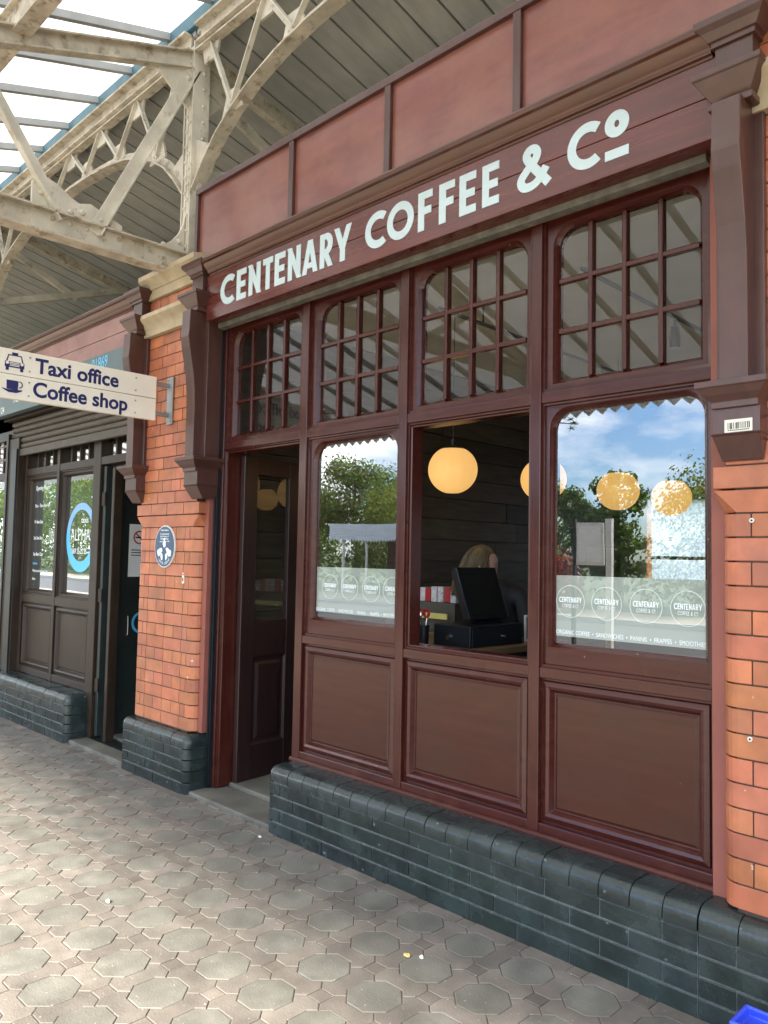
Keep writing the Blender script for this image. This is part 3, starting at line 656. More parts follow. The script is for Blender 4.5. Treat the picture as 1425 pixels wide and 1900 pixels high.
# fascia, running cornice, frieze
YF = -0.135
f = MB()
for z0, z1 in ((2.800, 2.942), (2.945, 3.075)): f.box(-2.962, .100, YF, .0, z0, z1)
f.box(-2.96, .10, YF+.006, 0, 2.93, 2.95)
fas = f.build('fascia_board', 'fascia', shop, bevel=.002)
ZB, HC = 2.855, .176
for ch_, a, b in (('C', -2.812, -2.668), ('E', -2.647, -2.554), ('N', -2.529, -2.419), ('T', -2.397, -2.306), ('E', -2.290, -2.198), ('N', -2.174, -2.068), ('A', -2.054, -1.930), ('R', -1.914, -1.812), ('Y', -1.807, -1.677),
                  ('C', -1.582, -1.441), ('O', -1.435, -1.266), ('F', -1.240, -1.155), ('F', -1.117, -1.028), ('E', -1.003, -.913), ('E', -.881, -.795), ('&', -.706, -.552), ('C', -.478, -.340), ('o', -.321, -.228)):
    strip_mesh(zmap(word(ch_, a, b, .215, 0), ZB, HC), face_map(YF), .0025).build('letter', 'white_letter', fas)
f = MB()
cornp = [(0, 3.070), (YF-.004, 3.070), (YF-.006, 3.078), (YF-.018, 3.080), (YF-.020, 3.092), (YF-.026, 3.098), (YF-.046, 3.118), (YF-.052, 3.130), (YF-.066, 3.134), (YF-.070, 3.150), (YF-.064, 3.160), (0, 3.172)]
f.xprofile(cornp, -2.93, .07); f.build('cornice', 'moulding', shop, smooth=True)
f = MB(); f.box(-3.205, .187, -.062, .01, 3.16, 3.70); fr = f.build('frieze', 'frieze', shop)
f = MB()
f.box(-3.215, .187, -.085, .012, 3.672, 3.712); f.box(-3.215, -3.185, -.083, -.0, 3.16, 3.672); f.box(.162, .187, -.083, 0, 3.16, 3.672); f.box(-3.185, .162, -.083, -.06, 3.165, 3.20)
for x in (-2.245, -1.505, -.755): f.box(x-.02, x+.02, -.083, -.06, 3.20, 3.672)
f.build('frieze_frame', 'bracket', fr, bevel=.003)

# console brackets
def cap(mb, x0, x1, yf, prof):
    mb.loft([[(x0-o, .0, z), (x0-o, yf-o, z), (x1+o, yf-o, z), (x1+o, .0, z)] for o, z in prof], True, True)
def bracket(parent, xc, dz=0.0, name='console_bracket', mat_='bracket', w=.045):
    b = MB(); x0, x1 = xc-w, xc+w
    pr = [(0, 2.862), (-.228, 2.862), (-.232, 2.74), (-.236, 2.70), (-.228, 2.64), (-.212, 2.56), (-.196, 2.47), (-.186, 2.38), (-.182, 2.25), (-.182, 1.975), (0, 1.975)]
    b.loft([[(x0, y, z+dz) for y, z in pr], [(x1, y, z+dz) for y, z in pr]])
    b.box(x0-.030, x1+.030, -.120, 0, 1.975+dz, 2.862+dz)
    o = b.build(name, mat_, parent, bevel=.003)
    c = MB()
    cap(c, x0-.012, x1+.012, -.185, [(0, 2.855+dz), (.012, 2.858+dz), (.012, 2.878+dz), (.002, 2.884+dz), (.010, 2.895+dz), (.030, 2.925+dz), (.044, 2.950+dz), (.050, 2.955+dz), (.050, 2.972+dz), (.01, 2.984+dz)])
    c.box(x0-.014, x1+.014, -.160, 0, 2.98+dz, 3.085+dz)
    c.build('moulded_cap', mat_, o, bevel=.0015); c = MB()
    cap(c, x0-.014, x1+.014, -.160, [(0, 3.078+dz), (.010, 3.08+dz), (.010, 3.095+dz), (.018, 3.10+dz), (.034, 3.125+dz), (.05, 3.14+dz), (.052, 3.162+dz), (.02, 3.17+dz)])
    c.build('moulded_cap', mat_, o, bevel=.0015); c = MB()
    cap(c, x0-.014, x1+.014, -.165, [(0, 1.893+dz), (.012, 1.896+dz), (.012, 1.915+dz), (.03, 1.935+dz), (.045, 1.955+dz), (.05, 1.96+dz), (.05, 1.978+dz), (.01, 1.985+dz)])
    c.build('moulded_cap', mat_, o, bevel=.0015)
    d = MB(); q0, q1 = x0-.028, x1+.028
    d.box(q0, q1, -.165, 0, 1.815+dz, 1.897+dz)
    d.loft([[(q0-.006, 0, 1.815+dz), (q0-.006, -.172, 1.815+dz), (q1+.006, -.172, 1.815+dz), (q1+.006, 0, 1.815+dz)], [(q0, 0, 1.808+dz), (q0, -.164, 1.808+dz), (q1, -.164, 1.808+dz), (q1, 0, 1.808+dz)],
            [(q0+.012, 0, 1.735+dz), (q0+.012, -.115, 1.735+dz), (q1-.012, -.115, 1.735+dz), (q1-.012, 0, 1.735+dz)]])
    d.build('bracket_foot', mat_, o, bevel=.002)
    return o
bl = bracket(shop, -3.030); br = bracket(shop, .145)
f = MB(); f.box(.112, .196, -.1665, -.1648, 1.818, 1.858)
o = f.build('sticker', 'label', br)
f = MB()
xx = .122
while xx < .188:
    w_ = random.choice((.0012, .002, .003)); f.box(xx, xx+w_, -.1672, -.1664, 1.828, 1.848); xx += w_+random.choice((.0015, .0025, .004))
for q in range(11): f.box(.122+q*.006, .122+q*.006+.004, -.1672, -.1664, 1.8225, 1.8255)
f.v = [(a, b_, c_) for a, b_, c_ in f.v]; f.build('barcode', 'black', br)
plinth(shop, -2.211, 0.0175, 0.337, True, False)

# interior
f = MB(); f.box(-3.06, 4.2, .10, 5.2, 2.91, 3.02); f.build('ceiling', 'ceil', shop)
f = MB(); f.box(-2.95, 4.2, .40, 5.0, -.02, .04); f.build('floor', 'floor', shop)
f = MB(); z = .04; k = 0
while z < 2.90:
    h = min(.168, 2.908-z); L = [.10]
    x = .1+rnd(.3, 1.2)
    while x < 4.9: L.append(x); x += rnd(.9, 1.7)
    L.append(5.0)
    for a, b in zip(L[:-1], L[1:]):
        g = rnd(.6, 1.35); dx = rnd(-.004, .004); f.box(-3.04, -2.995+dx, a+.002, b-.002, z+.003, z+h-.003, (g, g*rnd(.92, 1.04), g*rnd(.85, 1.05)))
    z += .168
f.build('plank_wall', 'plank', shop)
f = MB(); f.box(-3.12, -3.04, .12, 5.2, -.05, 2.91); f.box(4.1, 4.2, .1, 5.2, 0, 2.91)
for a, b, c, d in ((-3.04, -2.757, 0, 2.91), (-1.55, 2.69, 0, 2.91), (3.75, 4.2, 0, 2.91), (-2.757, -1.55, 0, .94), (2.69, 3.75, 0, .94), (-2.757, -1.55, 2.05, 2.91), (2.69, 3.75, 2.05, 2.91)): f.box(a, b, 5.0, 5.2, c, d)
f.box(.09, 4.2, .12, .25, 0, 2.91)
f.build('interior_wall', 'intwall', shop)
for a in (-2.70, 2.75):
    w = 1.15 if a < 0 else 1.0
    f = MB(); f.box(a-.06, a+w+.01, 5.0, 5.19, 2.04, 2.06); b = f.build('rear_window', 'redboard', shop, label='frosted rear window with an orange red strip tinted as lit brick outside')
    pane_mb(a, a+w, .95, 2.04, 5.12).build('frosted_glass', 'frost', b)
    pane_mb(a-.057, a, .95, 2.04, 5.119).build('frosted_glass', 'frostred', b)  # orange tinted strip stands in for lit brick seen through the pane
    f = MB(); f.box(a, a+w, 5.07, 5.11, 1.435, 1.47)
    f.build('window_bar', 'dark', b)
for x in (-1.75, -.85): 
    f = MB(); f.tube([(x, .6, 2.80), (x, 4.2, 2.80)], .012); f.tube([(x, 1.0, 2.8), (x, 1.0, 2.91)], .006)
    for y in (1.6, 2.4, 3.2):
        f.tube([(x, y, 2.80), (x, y, 2.74)], .01); f.lathe((x, y, 2.62), [(.028, 0), (.030, .06), (.022, .12)], 12)
    f.build('lighting_track', 'black', shop)

# pendant lamps
def lamp(x, y, z, r, label, first=None):
    t = thing('pendant_lamp', label, 'pendant lamp', (x, y, z-r), 'globe pendant lamps inside the shop')
    pr = []; n = 18
    for k in range(n+1):
        a = -PI/2*.82+(PI/2*.82+PI/2*.66)*k/n; pr.append((r*math.cos(a), r*.97*math.sin(a)))
    g = MB(); N_ = 48
    g.loft([[(x+rr*(1+.012*math.cos(12*2*PI*i/N_))*math.cos(2*PI*i/N_), y+rr*(1+.012*math.cos(12*2*PI*i/N_))*math.sin(2*PI*i/N_), z+zz) for i in range(N_)] for rr, zz in pr], True, True)
    g.build('globe_shade', 'globe', t, smooth=True)
    c = MB(); zt = pr[-1][1]; rc = pr[-1][0]
    c.lathe((x, y, z+zt), [(rc*1.02, -.004), (rc*.8, .012), (rc*.25, .022), (.012, .026), (.012, .06), (.004, .065)], 20); c.build('lamp_cap', 'dark', t, smooth=True)
    c = MB(); c.tube([(x, y, z+zt+.06), (x, y, 2.905)], .003, 6); c.build('cord', 'black', t)
    return t
lamp(-1.969, 1.0, 1.944, .150, 'glowing amber globe lamp hanging in the open serving hatch')
lamp(-1.835, 1.78, 1.943, .150, 'glowing amber globe lamp half hidden behind the post right of the hatch')
lamp(-1.735, 2.60, 1.925, .150, 'glowing amber globe lamp overlaid by leaf reflections in the right window')
lamp(-1.63, 3.25, 1.915, .150, 'glowing amber globe lamp with visible cord before the frosted window')
lamp(.534, 3.93, 2.10, .150, 'glowing amber globe lamp mirrored in the glass of the open door')
f = MB(); f.box(-2.5, -2.05, .5, .53, 2.48, 2.50)
# counter and its contents
ct = thing('service_counter', 'wooden service counter running inwards from the serving hatch', 'counter', (-1.9, .7, .04))
f = MB(); f.prism([(-2.06, .17), (-1.36, .17), (-1.36, 1.32), (-2.70, 1.32), (-2.70, 1.0), (-2.06, 1.0)], .915, .952); f.build('counter_top', 'counter', ct, bevel=.004)
f = MB(); f.prism([(-2.03, .20), (-1.40, .20), (-1.40, 1.29), (-2.66, 1.29), (-2.66, 1.03), (-2.03, 1.03)], .04, .915); f.build('counter_body', 'dark', ct)
tl = thing('cash_drawer', 'black cash drawer box with lock under the till screen', 'cash drawer', (-1.54, .72, .952))
f = MB(); f.box(-1.665, -1.42, .50, .96, .953, 1.062); f.build('drawer_case', 'black', tl, bevel=.004)
f = MB(); f.box(-1.42, -1.415, .515, .945, .962, 1.045); dd = f.build('drawer_front', 'black', tl, bevel=.002)
f = MB(); f.tube([(-1.416, .78, 1.0), (-1.405, .78, 1.0)], .011, 12); f.build('lock', 'chrome', dd)
f = MB(); f.tube([(-1.56, .501, 1.002), (-1.56, .488, 1.002)], .016, 12); f.build('knob', 'chrome', tl)
tl = thing('till', 'black touchscreen till leaning back on the cash drawer', 'till', (-1.53, .73, 1.062))
B0, B1 = Vector((-1.478, .57, 1.092)), Vector((-1.575, .57, 1.362)); W = Vector((.02, .315, 0)); nrm = (B1-B0).cross(W).normalized() * -1
if nrm.x < 0: nrm = -nrm
f = MB(); q = [B0, B0+W, B1+W, B1]
f.loft([[p-nrm*.055+(c-p)*.06 for p in q for c in [sum(q, Vector())/4]], [p-nrm*.015 for p in q], [p for p in q]]); f.build('screen_case', 'black', tl, bevel=.004)
cc = sum(q, Vector())/4; f = MB(); f.add([p+(cc-p)*.16+nrm*.0015 for p in q], [(0, 1, 2, 3)]); f.build('screen', 'screen', tl)
f = MB(); f.loft([[(-1.645, .62, 1.063), (-1.46, .62, 1.063), (-1.46, .86, 1.063), (-1.645, .86, 1.063)], [(-1.60, .68, 1.10), (-1.53, .68, 1.10), (-1.53, .80, 1.10), (-1.60, .80, 1.10)], [(-1.60, .70, 1.20), (-1.57, .70, 1.20), (-1.57, .78, 1.20), (-1.60, .78, 1.20)]]); f.build('till_base', 'black', tl, bevel=.004)
cs = thing('card_stand', 'white framed card stand on the counter right of the cash drawer', 'card stand', (-1.42, 1.12, .952))
f = MB(); f.box(-1.46, -1.452, 1.02, 1.26, .953, 1.10); f.build('card', 'intwall', cs)
f = MB(); f.box(-1.4515, -1.446, 1.02, 1.26, 1.088, 1.10); f.box(-1.4515, -1.446, 1.02, 1.032, .953, 1.088); f.box(-1.4515, -1.446, 1.032, 1.26, .953, .965); f.build('frame', 'paper', cs)
tl = thing('pen_cup', 'black cup of pens and red handled scissors by the hatch sill', 'pen cup', (-1.705, .46, .952))
f = MB(); f.lathe((-1.705, .46, .953), [(.030, 0), (.034, .10), (.031, .10), (.028, .01)], 20); f.build('cup', 'black', tl, smooth=True)
for dx, dy, hh, mm in ((-.012, 0, .16, 'chrome'), (.010, .008, .155, 'chrome'), (0, -.012, .15, 'black')):
    f = MB(); f.tube([(-1.705+dx*.4, .46+dy*.4, .965), (-1.705+dx*1.6, .46+dy*1.6, .953+hh)], .0035, 6); f.build('pen', mm, tl)
f = MB()
for dx, dy in ((-.014, .0), (.014, .004), (.004, .014)):
    cx_, cy_, cz_ = -1.705+dx*1.6, .46+dy, 1.115
    f.loft([[(cx_+(.016+.005*math.cos(b))*math.cos(a), cy_+.005*math.sin(b), cz_+(.020+.005*math.cos(b))*math.sin(a)) for b in [2*PI*k/6 for k in range(6)]] for a in [2*PI*k/16 for k in range(17)]], False, False)
f.build('scissor_handle', 'red', tl, smooth=True)
f = MB()
for k in range(3): f.add([(-1.83+.01*k, .36+.004*k, .9545+.003*k), (-1.50+.012*k, .33+.01*k, .9545+.003*k), (-1.49, .405, .9545+.003*k), (-1.82, .43, .957+.003*k)], [(0, 1, 2, 3)]); f.box(-1.83+.01*k, -1.50+.008*k, .352+.003*k, .40, .9535+.003*k, .9555+.003*k)
tag(f.build('paper_pile', 'paper'), 'white papers lying on the counter just inside the hatch', 'papers')
tl = thing('packet_tray', 'dark tray box holding rows of printed sachets behind the counter', 'tray', (-2.3, 1.22, .952))
f = MB(); f.box(-2.62, -2.02, 1.10, 1.30, .953, 1.128); f.build('tray_box', 'intwall', tl, bevel=.003)
for k in range(11):
    x = -2.60+k*.052; f = MB(); h = rnd(.075, .10); f.box(x, x+.046, 1.13+rnd(-.01, .01), 1.20, 1.129, 1.129+h); f.build('sachet_row', 'pinkpack' if k % 3 else 'red', tl, bevel=.004)
f = MB(); f.box(-2.45, -2.05, 1.06, 1.066, 1.03, 1.065); f.build('price_label', 'yellow', tl)

# ------------------------------------------------------------------ person behind the till
def skin_body(name, joints, edges, mname, parent):
    me = bpy.data.meshes.new(name); me.from_pydata([j[0] for j in joints], [], []) if False else None
    me = bpy.data.meshes.new(name); me.from_pydata([j[0] for j in joints], edges, [])
    o = bpy.data.objects.new(name, me); COL.objects.link(o)
    sk = o.modifiers.new('skin', 'SKIN'); sk.use_smooth_shade = True
    for i, j in enumerate(joints):
        r = j[1]; me.skin_vertices[0].data[i].radius = r if isinstance(r, tuple) else (r, r)
    me.skin_vertices[0].data[0].use_root = True
    ss = o.modifiers.new('sub', 'SUBSURF'); ss.levels = 2; ss.render_levels = 2
    me.materials.append(M[mname])
    if parent: o.parent = parent; o.location = -wloc(parent)
    return o
px, py = -1.86, 1.52
per = thing('person', 'blonde person in black top working bent behind the till screen', 'person', (px, py, .04))
hx, hy, hz = -1.865, 1.16, 1.315
J = [((px, py, .92), (.16, .11)), ((px, py-.06, 1.06), (.14, .10)), ((px, py-.18, 1.18), (.17, .10)), ((px, py-.26, 1.24), (.06, .06)), ((hx, hy+.03, 1.285), (.05, .05)),
     ((px-.19, py-.20, 1.18), .055), ((px-.24, py-.24, .98), .042), ((px-.13, py-.40, .985), .032), ((px-.06, py-.46, .985), .026),
     ((px+.19, py-.20, 1.18), .055), ((px+.25, py-.24, .98), .042), ((px+.17, py-.42, .985), .032), ((px+.12, py-.48, .985), .026),
     ((px-.09, py, .82), .10), ((px-.10, py-.01, .48), .065), ((px-.10, py+.02, .10), .045), ((px-.10, py-.10, .065), .035),
     ((px+.09, py, .82), .10), ((px+.10, py-.01, .48), .065), ((px+.10, py+.02, .10), .045), ((px+.10, py-.10, .065), .035)]
E_ = [(0, 1), (1, 2), (2, 3), (3, 4), (2, 5), (5, 6), (6, 7), (7, 8), (2, 9), (9, 10), (10, 11), (11, 12), (0, 13), (13, 14), (14, 15), (15, 16), (0, 17), (17, 18), (18, 19), (19, 20)]
skin_body('body', J, E_, 'shirt', per)
# head turned towards +X, slightly down
fd = Vector((.80, .48, -.30)).normalized(); sd = fd.cross(Vector((0, 0, 1))).normalized(); ud = sd.cross(fd)
hc = Vector((hx, hy, hz+.045))
def hp(a, b, c): return hc+fd*a+sd*b+ud*c
h = MB(); rings = []
prof = [(-.115, .035, .03, .045), (-.10, .052, .045, .035), (-.08, .062, .052, .028), (-.05, .074, .060, .015), (-.02, .083, .068, .005), (.01, .090, .073, 0), (.04, .093, .075, -.003), (.07, .088, .070, -.006), (.095, .070, .055, -.008), (.112, .04, .03, -.01), (.116, .01, .01, -.01)]
for z_, dfr, wsd, sh in prof:
    ring = []
    for k in range(24):
        a = 2*PI*k/24; ca, sa = math.cos(a), math.sin(a); d = dfr*ca+sh
        if ca > .93 and -.06 < z_ < .02: d += .018*(1-abs(z_+.02)/.05 if abs(z_+.02) < .05 else 0)
        ring.append(hp(d, wsd*sa, z_))
    rings.append(ring)
h.loft(rings); ho = h.build('head', 'skin', per, smooth=True)
for s_ in (-1, 1):
    e = MB(); c = hp(.083, .030*s_, .008); e.lathe((0, 0, 0), [(.004, -.010), (.0095, -.005), (.011, 0), (.0095, .005), (.004, .010)], 10); e.v = [tuple(Vector(p)+c) for p in e.v]; e.build('eye', 'eye', ho, smooth=True)
    e = MB(); e.lathe((0, 0, 0), [(.005, -.028), (.014, -.015), (.016, .005), (.012, .022), (.004, .028)], 10); c = hp(-.005, .076*s_, -.005); e.v = [tuple(Vector(p)*.9+c) for p in e.v]; e.build('ear', 'skin', ho, smooth=True)
e = MB(); e.loft([[hp(.082+.006*math.cos(b), .022*t_, -.062+.006*math.sin(b)) for b in [2*PI*k/6 for k in range(6)]] for t_ in (-1, -.5, 0, .5, 1)]); e.build('mouth', 'lips', ho, smooth=True)
hm = MB(); rings = []
for z_, sc in ((-.06, .88), (-.02, .97), (.03, 1.0), (.07, .97), (.10, .80), (.122, .45), (.127, .12)):
    rings.append([hp(-.018+(min(.088*sc*math.cos(a), .010) if math.cos(a) > .2 and z_ < .07 else .088*sc*math.cos(a)), .077*sc*math.sin(a), z_) for a in [2*PI*k/30 for k in range(30)]])
hm.loft(rings)
random.seed(31)
for k in range(420):
    a = rnd(.62, 2*PI-.62); s0 = rnd(.05, .5); ln = rnd(-.23, -.12) if abs(a-PI) < 1.7 else rnd(-.17, -.08); pts = []; rs = []; ph = rnd(0, 6); out = rnd(1.0, 1.13)
    for q in range(9):
        u = q/8; zz = .128-u*(.128-ln); e = math.sqrt(max(0, 1-(max(0, zz)/.131)**2)); sp = out*e if zz > 0 else out*(1.0-.25*(zz/-.23)**2)
        aa = a+(.5-s0)*.25*(1-u)+.03*math.sin(ph+u*7); pts.append(hp(-.018+.090*sp*math.cos(aa)-(.03*u*u), .080*sp*math.sin(aa), zz)); rs.append(.0042*(1-.55*u))
    g = rnd(.45, 1.5); hm.tube(pts, rs, 5, (g, g*rnd(.93, 1.03), g*rnd(.8, 1.0)))
hm.build('hair', 'hair', per, smooth=True)
def hand(ax, ay, az, s_):
    root = Vector((ax, ay, az)); J = [(tuple(root), .024), (tuple(root+Vector((0, -.045, .0))), (.032, .014)), (tuple(root+Vector((0, -.075, .0))), (.034, .012))]; E2 = [(0, 1), (1, 2)]
    for i, (off, ln) in enumerate(((-.027, .055), (-.009, .065), (.009, .06), (.027, .048))):
        b = len(J); p = root+Vector((off, -.085, 0)); J += [(tuple(p), .009), (tuple(p+Vector((off*.1, -ln*.5, -.006))), .0085), (tuple(p+Vector((off*.1, -ln, -.02))), .007)]; E2 += [(2, b), (b, b+1), (b+1, b+2)]
    b = len(J); J += [(tuple(root+Vector((.034*s_, -.045, -.004))), .011), (tuple(root+Vector((.055*s_, -.075, -.008))), .009)]; E2 += [(1, b), (b, b+1)]
    skin_body('hand', J, E2, 'skin', per)
hand(px-.055, py-.47, .985, 1); hand(px+.115, py-.49, .985, -1)

# ================================================================== TAXI OFFICE (left shop)
tx = thing('taxi_office', 'weathered grey brown taxi office front with part lowered roller shutter', 'shop', (-5.2, 0, 0))
f = MB()
for x0, x1 in ((-6.34, -6.07), (-5.375, -5.325), (-4.70, -4.58)): f.box(x0, x1, 0.0 if x0 > -6 else -.06, .09, .35 if x1 < -4.8 and x0 > -6 else .03, 2.40)
f.box(-4.42, -4.38, .02, .09, .03, 2.03); f.box(-6.07, -6.02, 0, .09, .35, 2.4)
f.build('upright_post', 'shop2', tx, bevel=.004)
f = MB()
for za, zb, xs_ in ((.96, 1.03, 2), (.352, .41, 2), (2.06, 2.12, 3)):
    for x0, x1 in ((-6.02, -5.375), (-5.325, -4.70), (-4.58, -3.84))[:xs_]:
        f = MB(); f.box(x0, x1, .003, .088, za, zb); f.build('cross_rail', 'shop2', tx, bevel=.004)
f = MB(); f.box(-6.345, -6.30, -.07, -.02, .35, 2.45); f.box(-6.20, -6.08, -.075, -.062, .35, 2.3); f.build('shutter_guide', 'dark', tx)
for x0, x1 in ((-6.02, -5.375), (-5.325, -4.70)):
    panel(x0, x1, .41, .96, 'shop2', 'shop2', tx)
    s = sash(x0, x1, 1.03, 2.06, x0+.05, x1-.045, 1.075, 2.01, .01, 'display_window', tx, 'shop2')
    pane_mb(x0+.045, x1-.04, 1.07, 2.015, .052).build('glass', 'glass', s)
    if x0 < -5.9:
        q = join(*[text_mb(tt, sz, (-5.93, .0512, zz), ext=.0003, squeeze=.8) for tt, sz, zz in (('Opening Hours', .058, 1.93), ('Mon - Thurs 6am-1am', .044, 1.78), ('Fri 6am-2am', .044, 1.64), ('Sat 7am-3am', .044, 1.50), ('Sun 8am-12am', .044, 1.36), ('Why not pre-book your journey', .032, 1.22), ('Ask us', .032, 1.15))])
        q.build('window_lettering', 'filmprint', s)
        text_mb('www', .045, (-5.93, .0512, 1.28), ext=.0003).build('window_lettering', 'cyan', s)
        f = MB(); f.box(-5.62, -5.50, .0535, .0545, 1.47, 1.58); f.build('notice', 'paper', s)
    else:
        c = (-4.985, 1.515); o_ = []; i_ = []
        for k in range(65):
            a = 2*PI*k/64; o_.append((c[0]+.268*math.cos(a), c[1]+.275*math.sin(a))); i_.append((c[0]+.205*math.cos(a), c[1]+.015+.205*math.sin(a)))
        strip_mesh([(o_[20:66]+[o_[1]], i_[20:66]+[i_[1]]), (o_[40:65], i_[40:65])], face_map(.0512), .0004)
        strip_mesh([(o_[30:65]+o_[1:4], i_[30:65]+i_[1:4])], face_map(.0512), .0004).build('ring_logo', 'cyan', s)
        strip_mesh([(o_[3:31], i_[3:31])], face_map(.0512), .0004).build('ring_logo', 'cyanpale', s)
        join(text_mb('ALPHA', .135, (-5.175, .0512, 1.49), ext=.0003, squeeze=.86, bold=-.001), text_mb('01869 25 25 25', .062, (-5.19, .0512, 1.385), ext=.0003, squeeze=.80), text_mb('taxis', .07, (-4.99, .0512, 1.63), ext=.0003)).build('window_lettering', 'filmprint', s)
for x0, x1 in ((-6.02, -5.375), (-5.325, -4.70), (-4.58, -3.84)):
    pane_mb(x0, x1, 2.12, 2.4, .05).build('transom_glass', 'glass', tx)
    f = MB()
    for k in (1, 2, 3): xx = x0+(x1-x0)*k/4; f.box(xx-.011, xx+.011, .03, .06, 2.12, 2.4)
    f.build('glazing_bar', 'shop2', tx)
f = MB(); z = 2.25
pr = [(-.02, 2.235), (-.048, 2.238), (-.048, 2.292), (-.03, 2.298)]
f.xprofile([(-.022, 2.236), (-.05, 2.238), (-.05, 2.296), (-.022, 2.298)], -6.30, -3.84)
for k in range(6):
    z0 = 2.30+k*.052; f.xprofile([(-.018, z0), (-.030, z0+.004), (-.042, z0+.016), (-.044, z0+.030), (-.036, z0+.044), (-.018, z0+.050)], -6.30, -3.84)
f.build('roller_shutter', 'shutter', tx, smooth=True)
f = MB(); f.box(-6.35, -3.84, -.10, 0, 2.56, 2.62); f.build('shutter_box', 'shop2', tx, bevel=.003)
f = MB(); f.box(-6.75, -3.86, -.20, -.135, 2.575, 2.80); sb = f.build('sign_box', 'signbox', tx, bevel=.002)
join(text_mb('01869', .12, (-4.36, -.2005, 2.70), ext=.0006, squeeze=.85)).build('lettering', 'cyan', sb)
text_mb('ALPHA TAXIS', .10, (-5.85, -.2005, 2.66), ext=.0006, squeeze=.9).build('lettering', 'filmprint', sb); text_mb('24 24 24', .085, (-6.32, -.2005, 2.595), ext=.0006, squeeze=.85).build('phone_number', 'filmprint', sb)
f = MB(); f.box(-10.9, -3.82, -.13, 0, 2.80, 2.945); f.box(-10.9, -3.82, -.13, 0, 2.949, 3.08); f.build('fascia_board', 'shop2pink', tx, bevel=.002)
f = MB(); f.xprofile([(y, z-.0) for y, z in cornp], -10.9, -3.87); f.build('cornice', 'moulding', tx, smooth=True)
f = MB(); f.box(-10.9, -3.86, -.02, .10, 3.172, 3.27); f.build('wall_plate', 'rust', tx, bevel=.004)
bracket(tx, -3.775)
plinth(tx, -6.32, -4.64, .35, False, True, yf=-.165)
f = MB(); f.box(-4.66, -3.80, -.13, .12, -.05, .025); f.box(-4.60, -3.80, .12, .4, -.05, .05); f.build('doorstep', 'step', tx, bevel=.008)
f = MB(); f.box(-4.56, -4.52, .02, .09, .05, 2.05); f.box(-4.53, -4.49, .10, .75, .05, 2.03); dr = f.build('door', 'doorgreen', tx, bevel=.004, label='near black door standing open inwards')
for z in (1.80, 1.08, .42):
    f = MB(); f.box(-4.562, -4.518, .012, .02, z-.05, z+.05); f.tube([(-4.515, .014, z-.05), (-4.515, .014, z+.05)], .007); f.build('hinge', 'shop2', dr)
f = MB(); f.tube([(-4.487, .212, .78), (-4.47, .212, .785), (-4.47, .212, .925), (-4.487, .212, .93)], .005); f.build('handle', 'chrome', dr)
f = MB(); f.box(-4.4895, -4.4885, .30, .72, 1.04, 1.90); f.build('door_glass', 'screen', dr)
f = MB(); f.box(-4.488, -4.486, .205, .205+.17, 1.22, 1.62); f.build('notice', 'paper', dr)
q = strip_mesh([arc(.205+.085, 1.52, .052, .011, 0, 360, 32)], lambda x, z, d: (-4.486+d, x, z), .0006); q.bar((-4.4856, .205+.05, 1.555), (-4.4856, .205+.12, 1.485), .0006, .010); q.build('no_smoking_ring', 'red', dr)
f = MB(); f.box(-4.4858, -4.4852, .205+.05, .205+.12, 1.515, 1.525); f.build('cigarette_symbol', 'black', dr); f = MB()
for zz in (1.42, 1.40, 1.38): f.box(-4.4858, -4.4854, .205+.02, .205+.15, zz, zz+.007)
f.build('notice_print', 'black', dr)
q = strip_mesh([arc(.205+.13, .87, .085, .018, 0, 360, 32)], lambda x, z, d: (-4.489+d, x, z), .0008); q.build('ring_logo', 'cyan', dr)
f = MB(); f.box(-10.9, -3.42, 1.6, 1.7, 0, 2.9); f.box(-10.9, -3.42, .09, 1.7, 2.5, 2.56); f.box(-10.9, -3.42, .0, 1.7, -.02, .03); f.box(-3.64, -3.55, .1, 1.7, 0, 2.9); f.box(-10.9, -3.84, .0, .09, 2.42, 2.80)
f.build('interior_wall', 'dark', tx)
# further bay left of the shutter
f = MB(); f.box(-10.9, -6.345, .0, .09, .35, .41); f.box(-10.9, -6.345, .0, .09, .96, 1.03); f.box(-10.9, -6.345, .0, .09, 2.06, 2.12); f.box(-10.9, -6.345, .0, .09, 2.5, 2.82)
for x in (-7.1, -7.9, -8.7, -9.5, -10.3): f.box(x-.03, x+.03, -.002, .09, .35, 2.6)
f.box(-10.9, -6.345, .05, .07, .41, .96); f.build('side_frame', 'shop2', tx, bevel=.003)
pane_mb(-10.9, -6.345, 1.03, 2.06, .05).build('glass', 'glass', tx); pane_mb(-10.9, -6.345, 2.12, 2.5, .05).build('glass', 'glass', tx)
f = MB()
for k in range(20): xx = -6.5-k*.2; f.box(xx-.011, xx+.011, .03, .06, 2.12, 2.5)
f.box(-10.9, -6.345, .032, .058, 2.24, 2.262); f.box(-10.9, -6.345, .032, .058, 2.37, 2.392); f.build('glazing_bar', 'wood_up', tx)
plinth(tx, -10.9, -6.32, .35, False, False, yf=-.165)

# plain station wall right of the second pier
sw = MB(); brick_face(sw, .82, 3.4, .0, 40, .0765, .06, -.05); o = sw.build('station_wall', 'brick'); tag(o, 'orange brick station wall continuing right of the right pier', 'wall')
sw = MB(); sw.box(.80, 3.4, -.044, .12, 0, 3.2); sw.build('mortar_core', 'mortar', o)

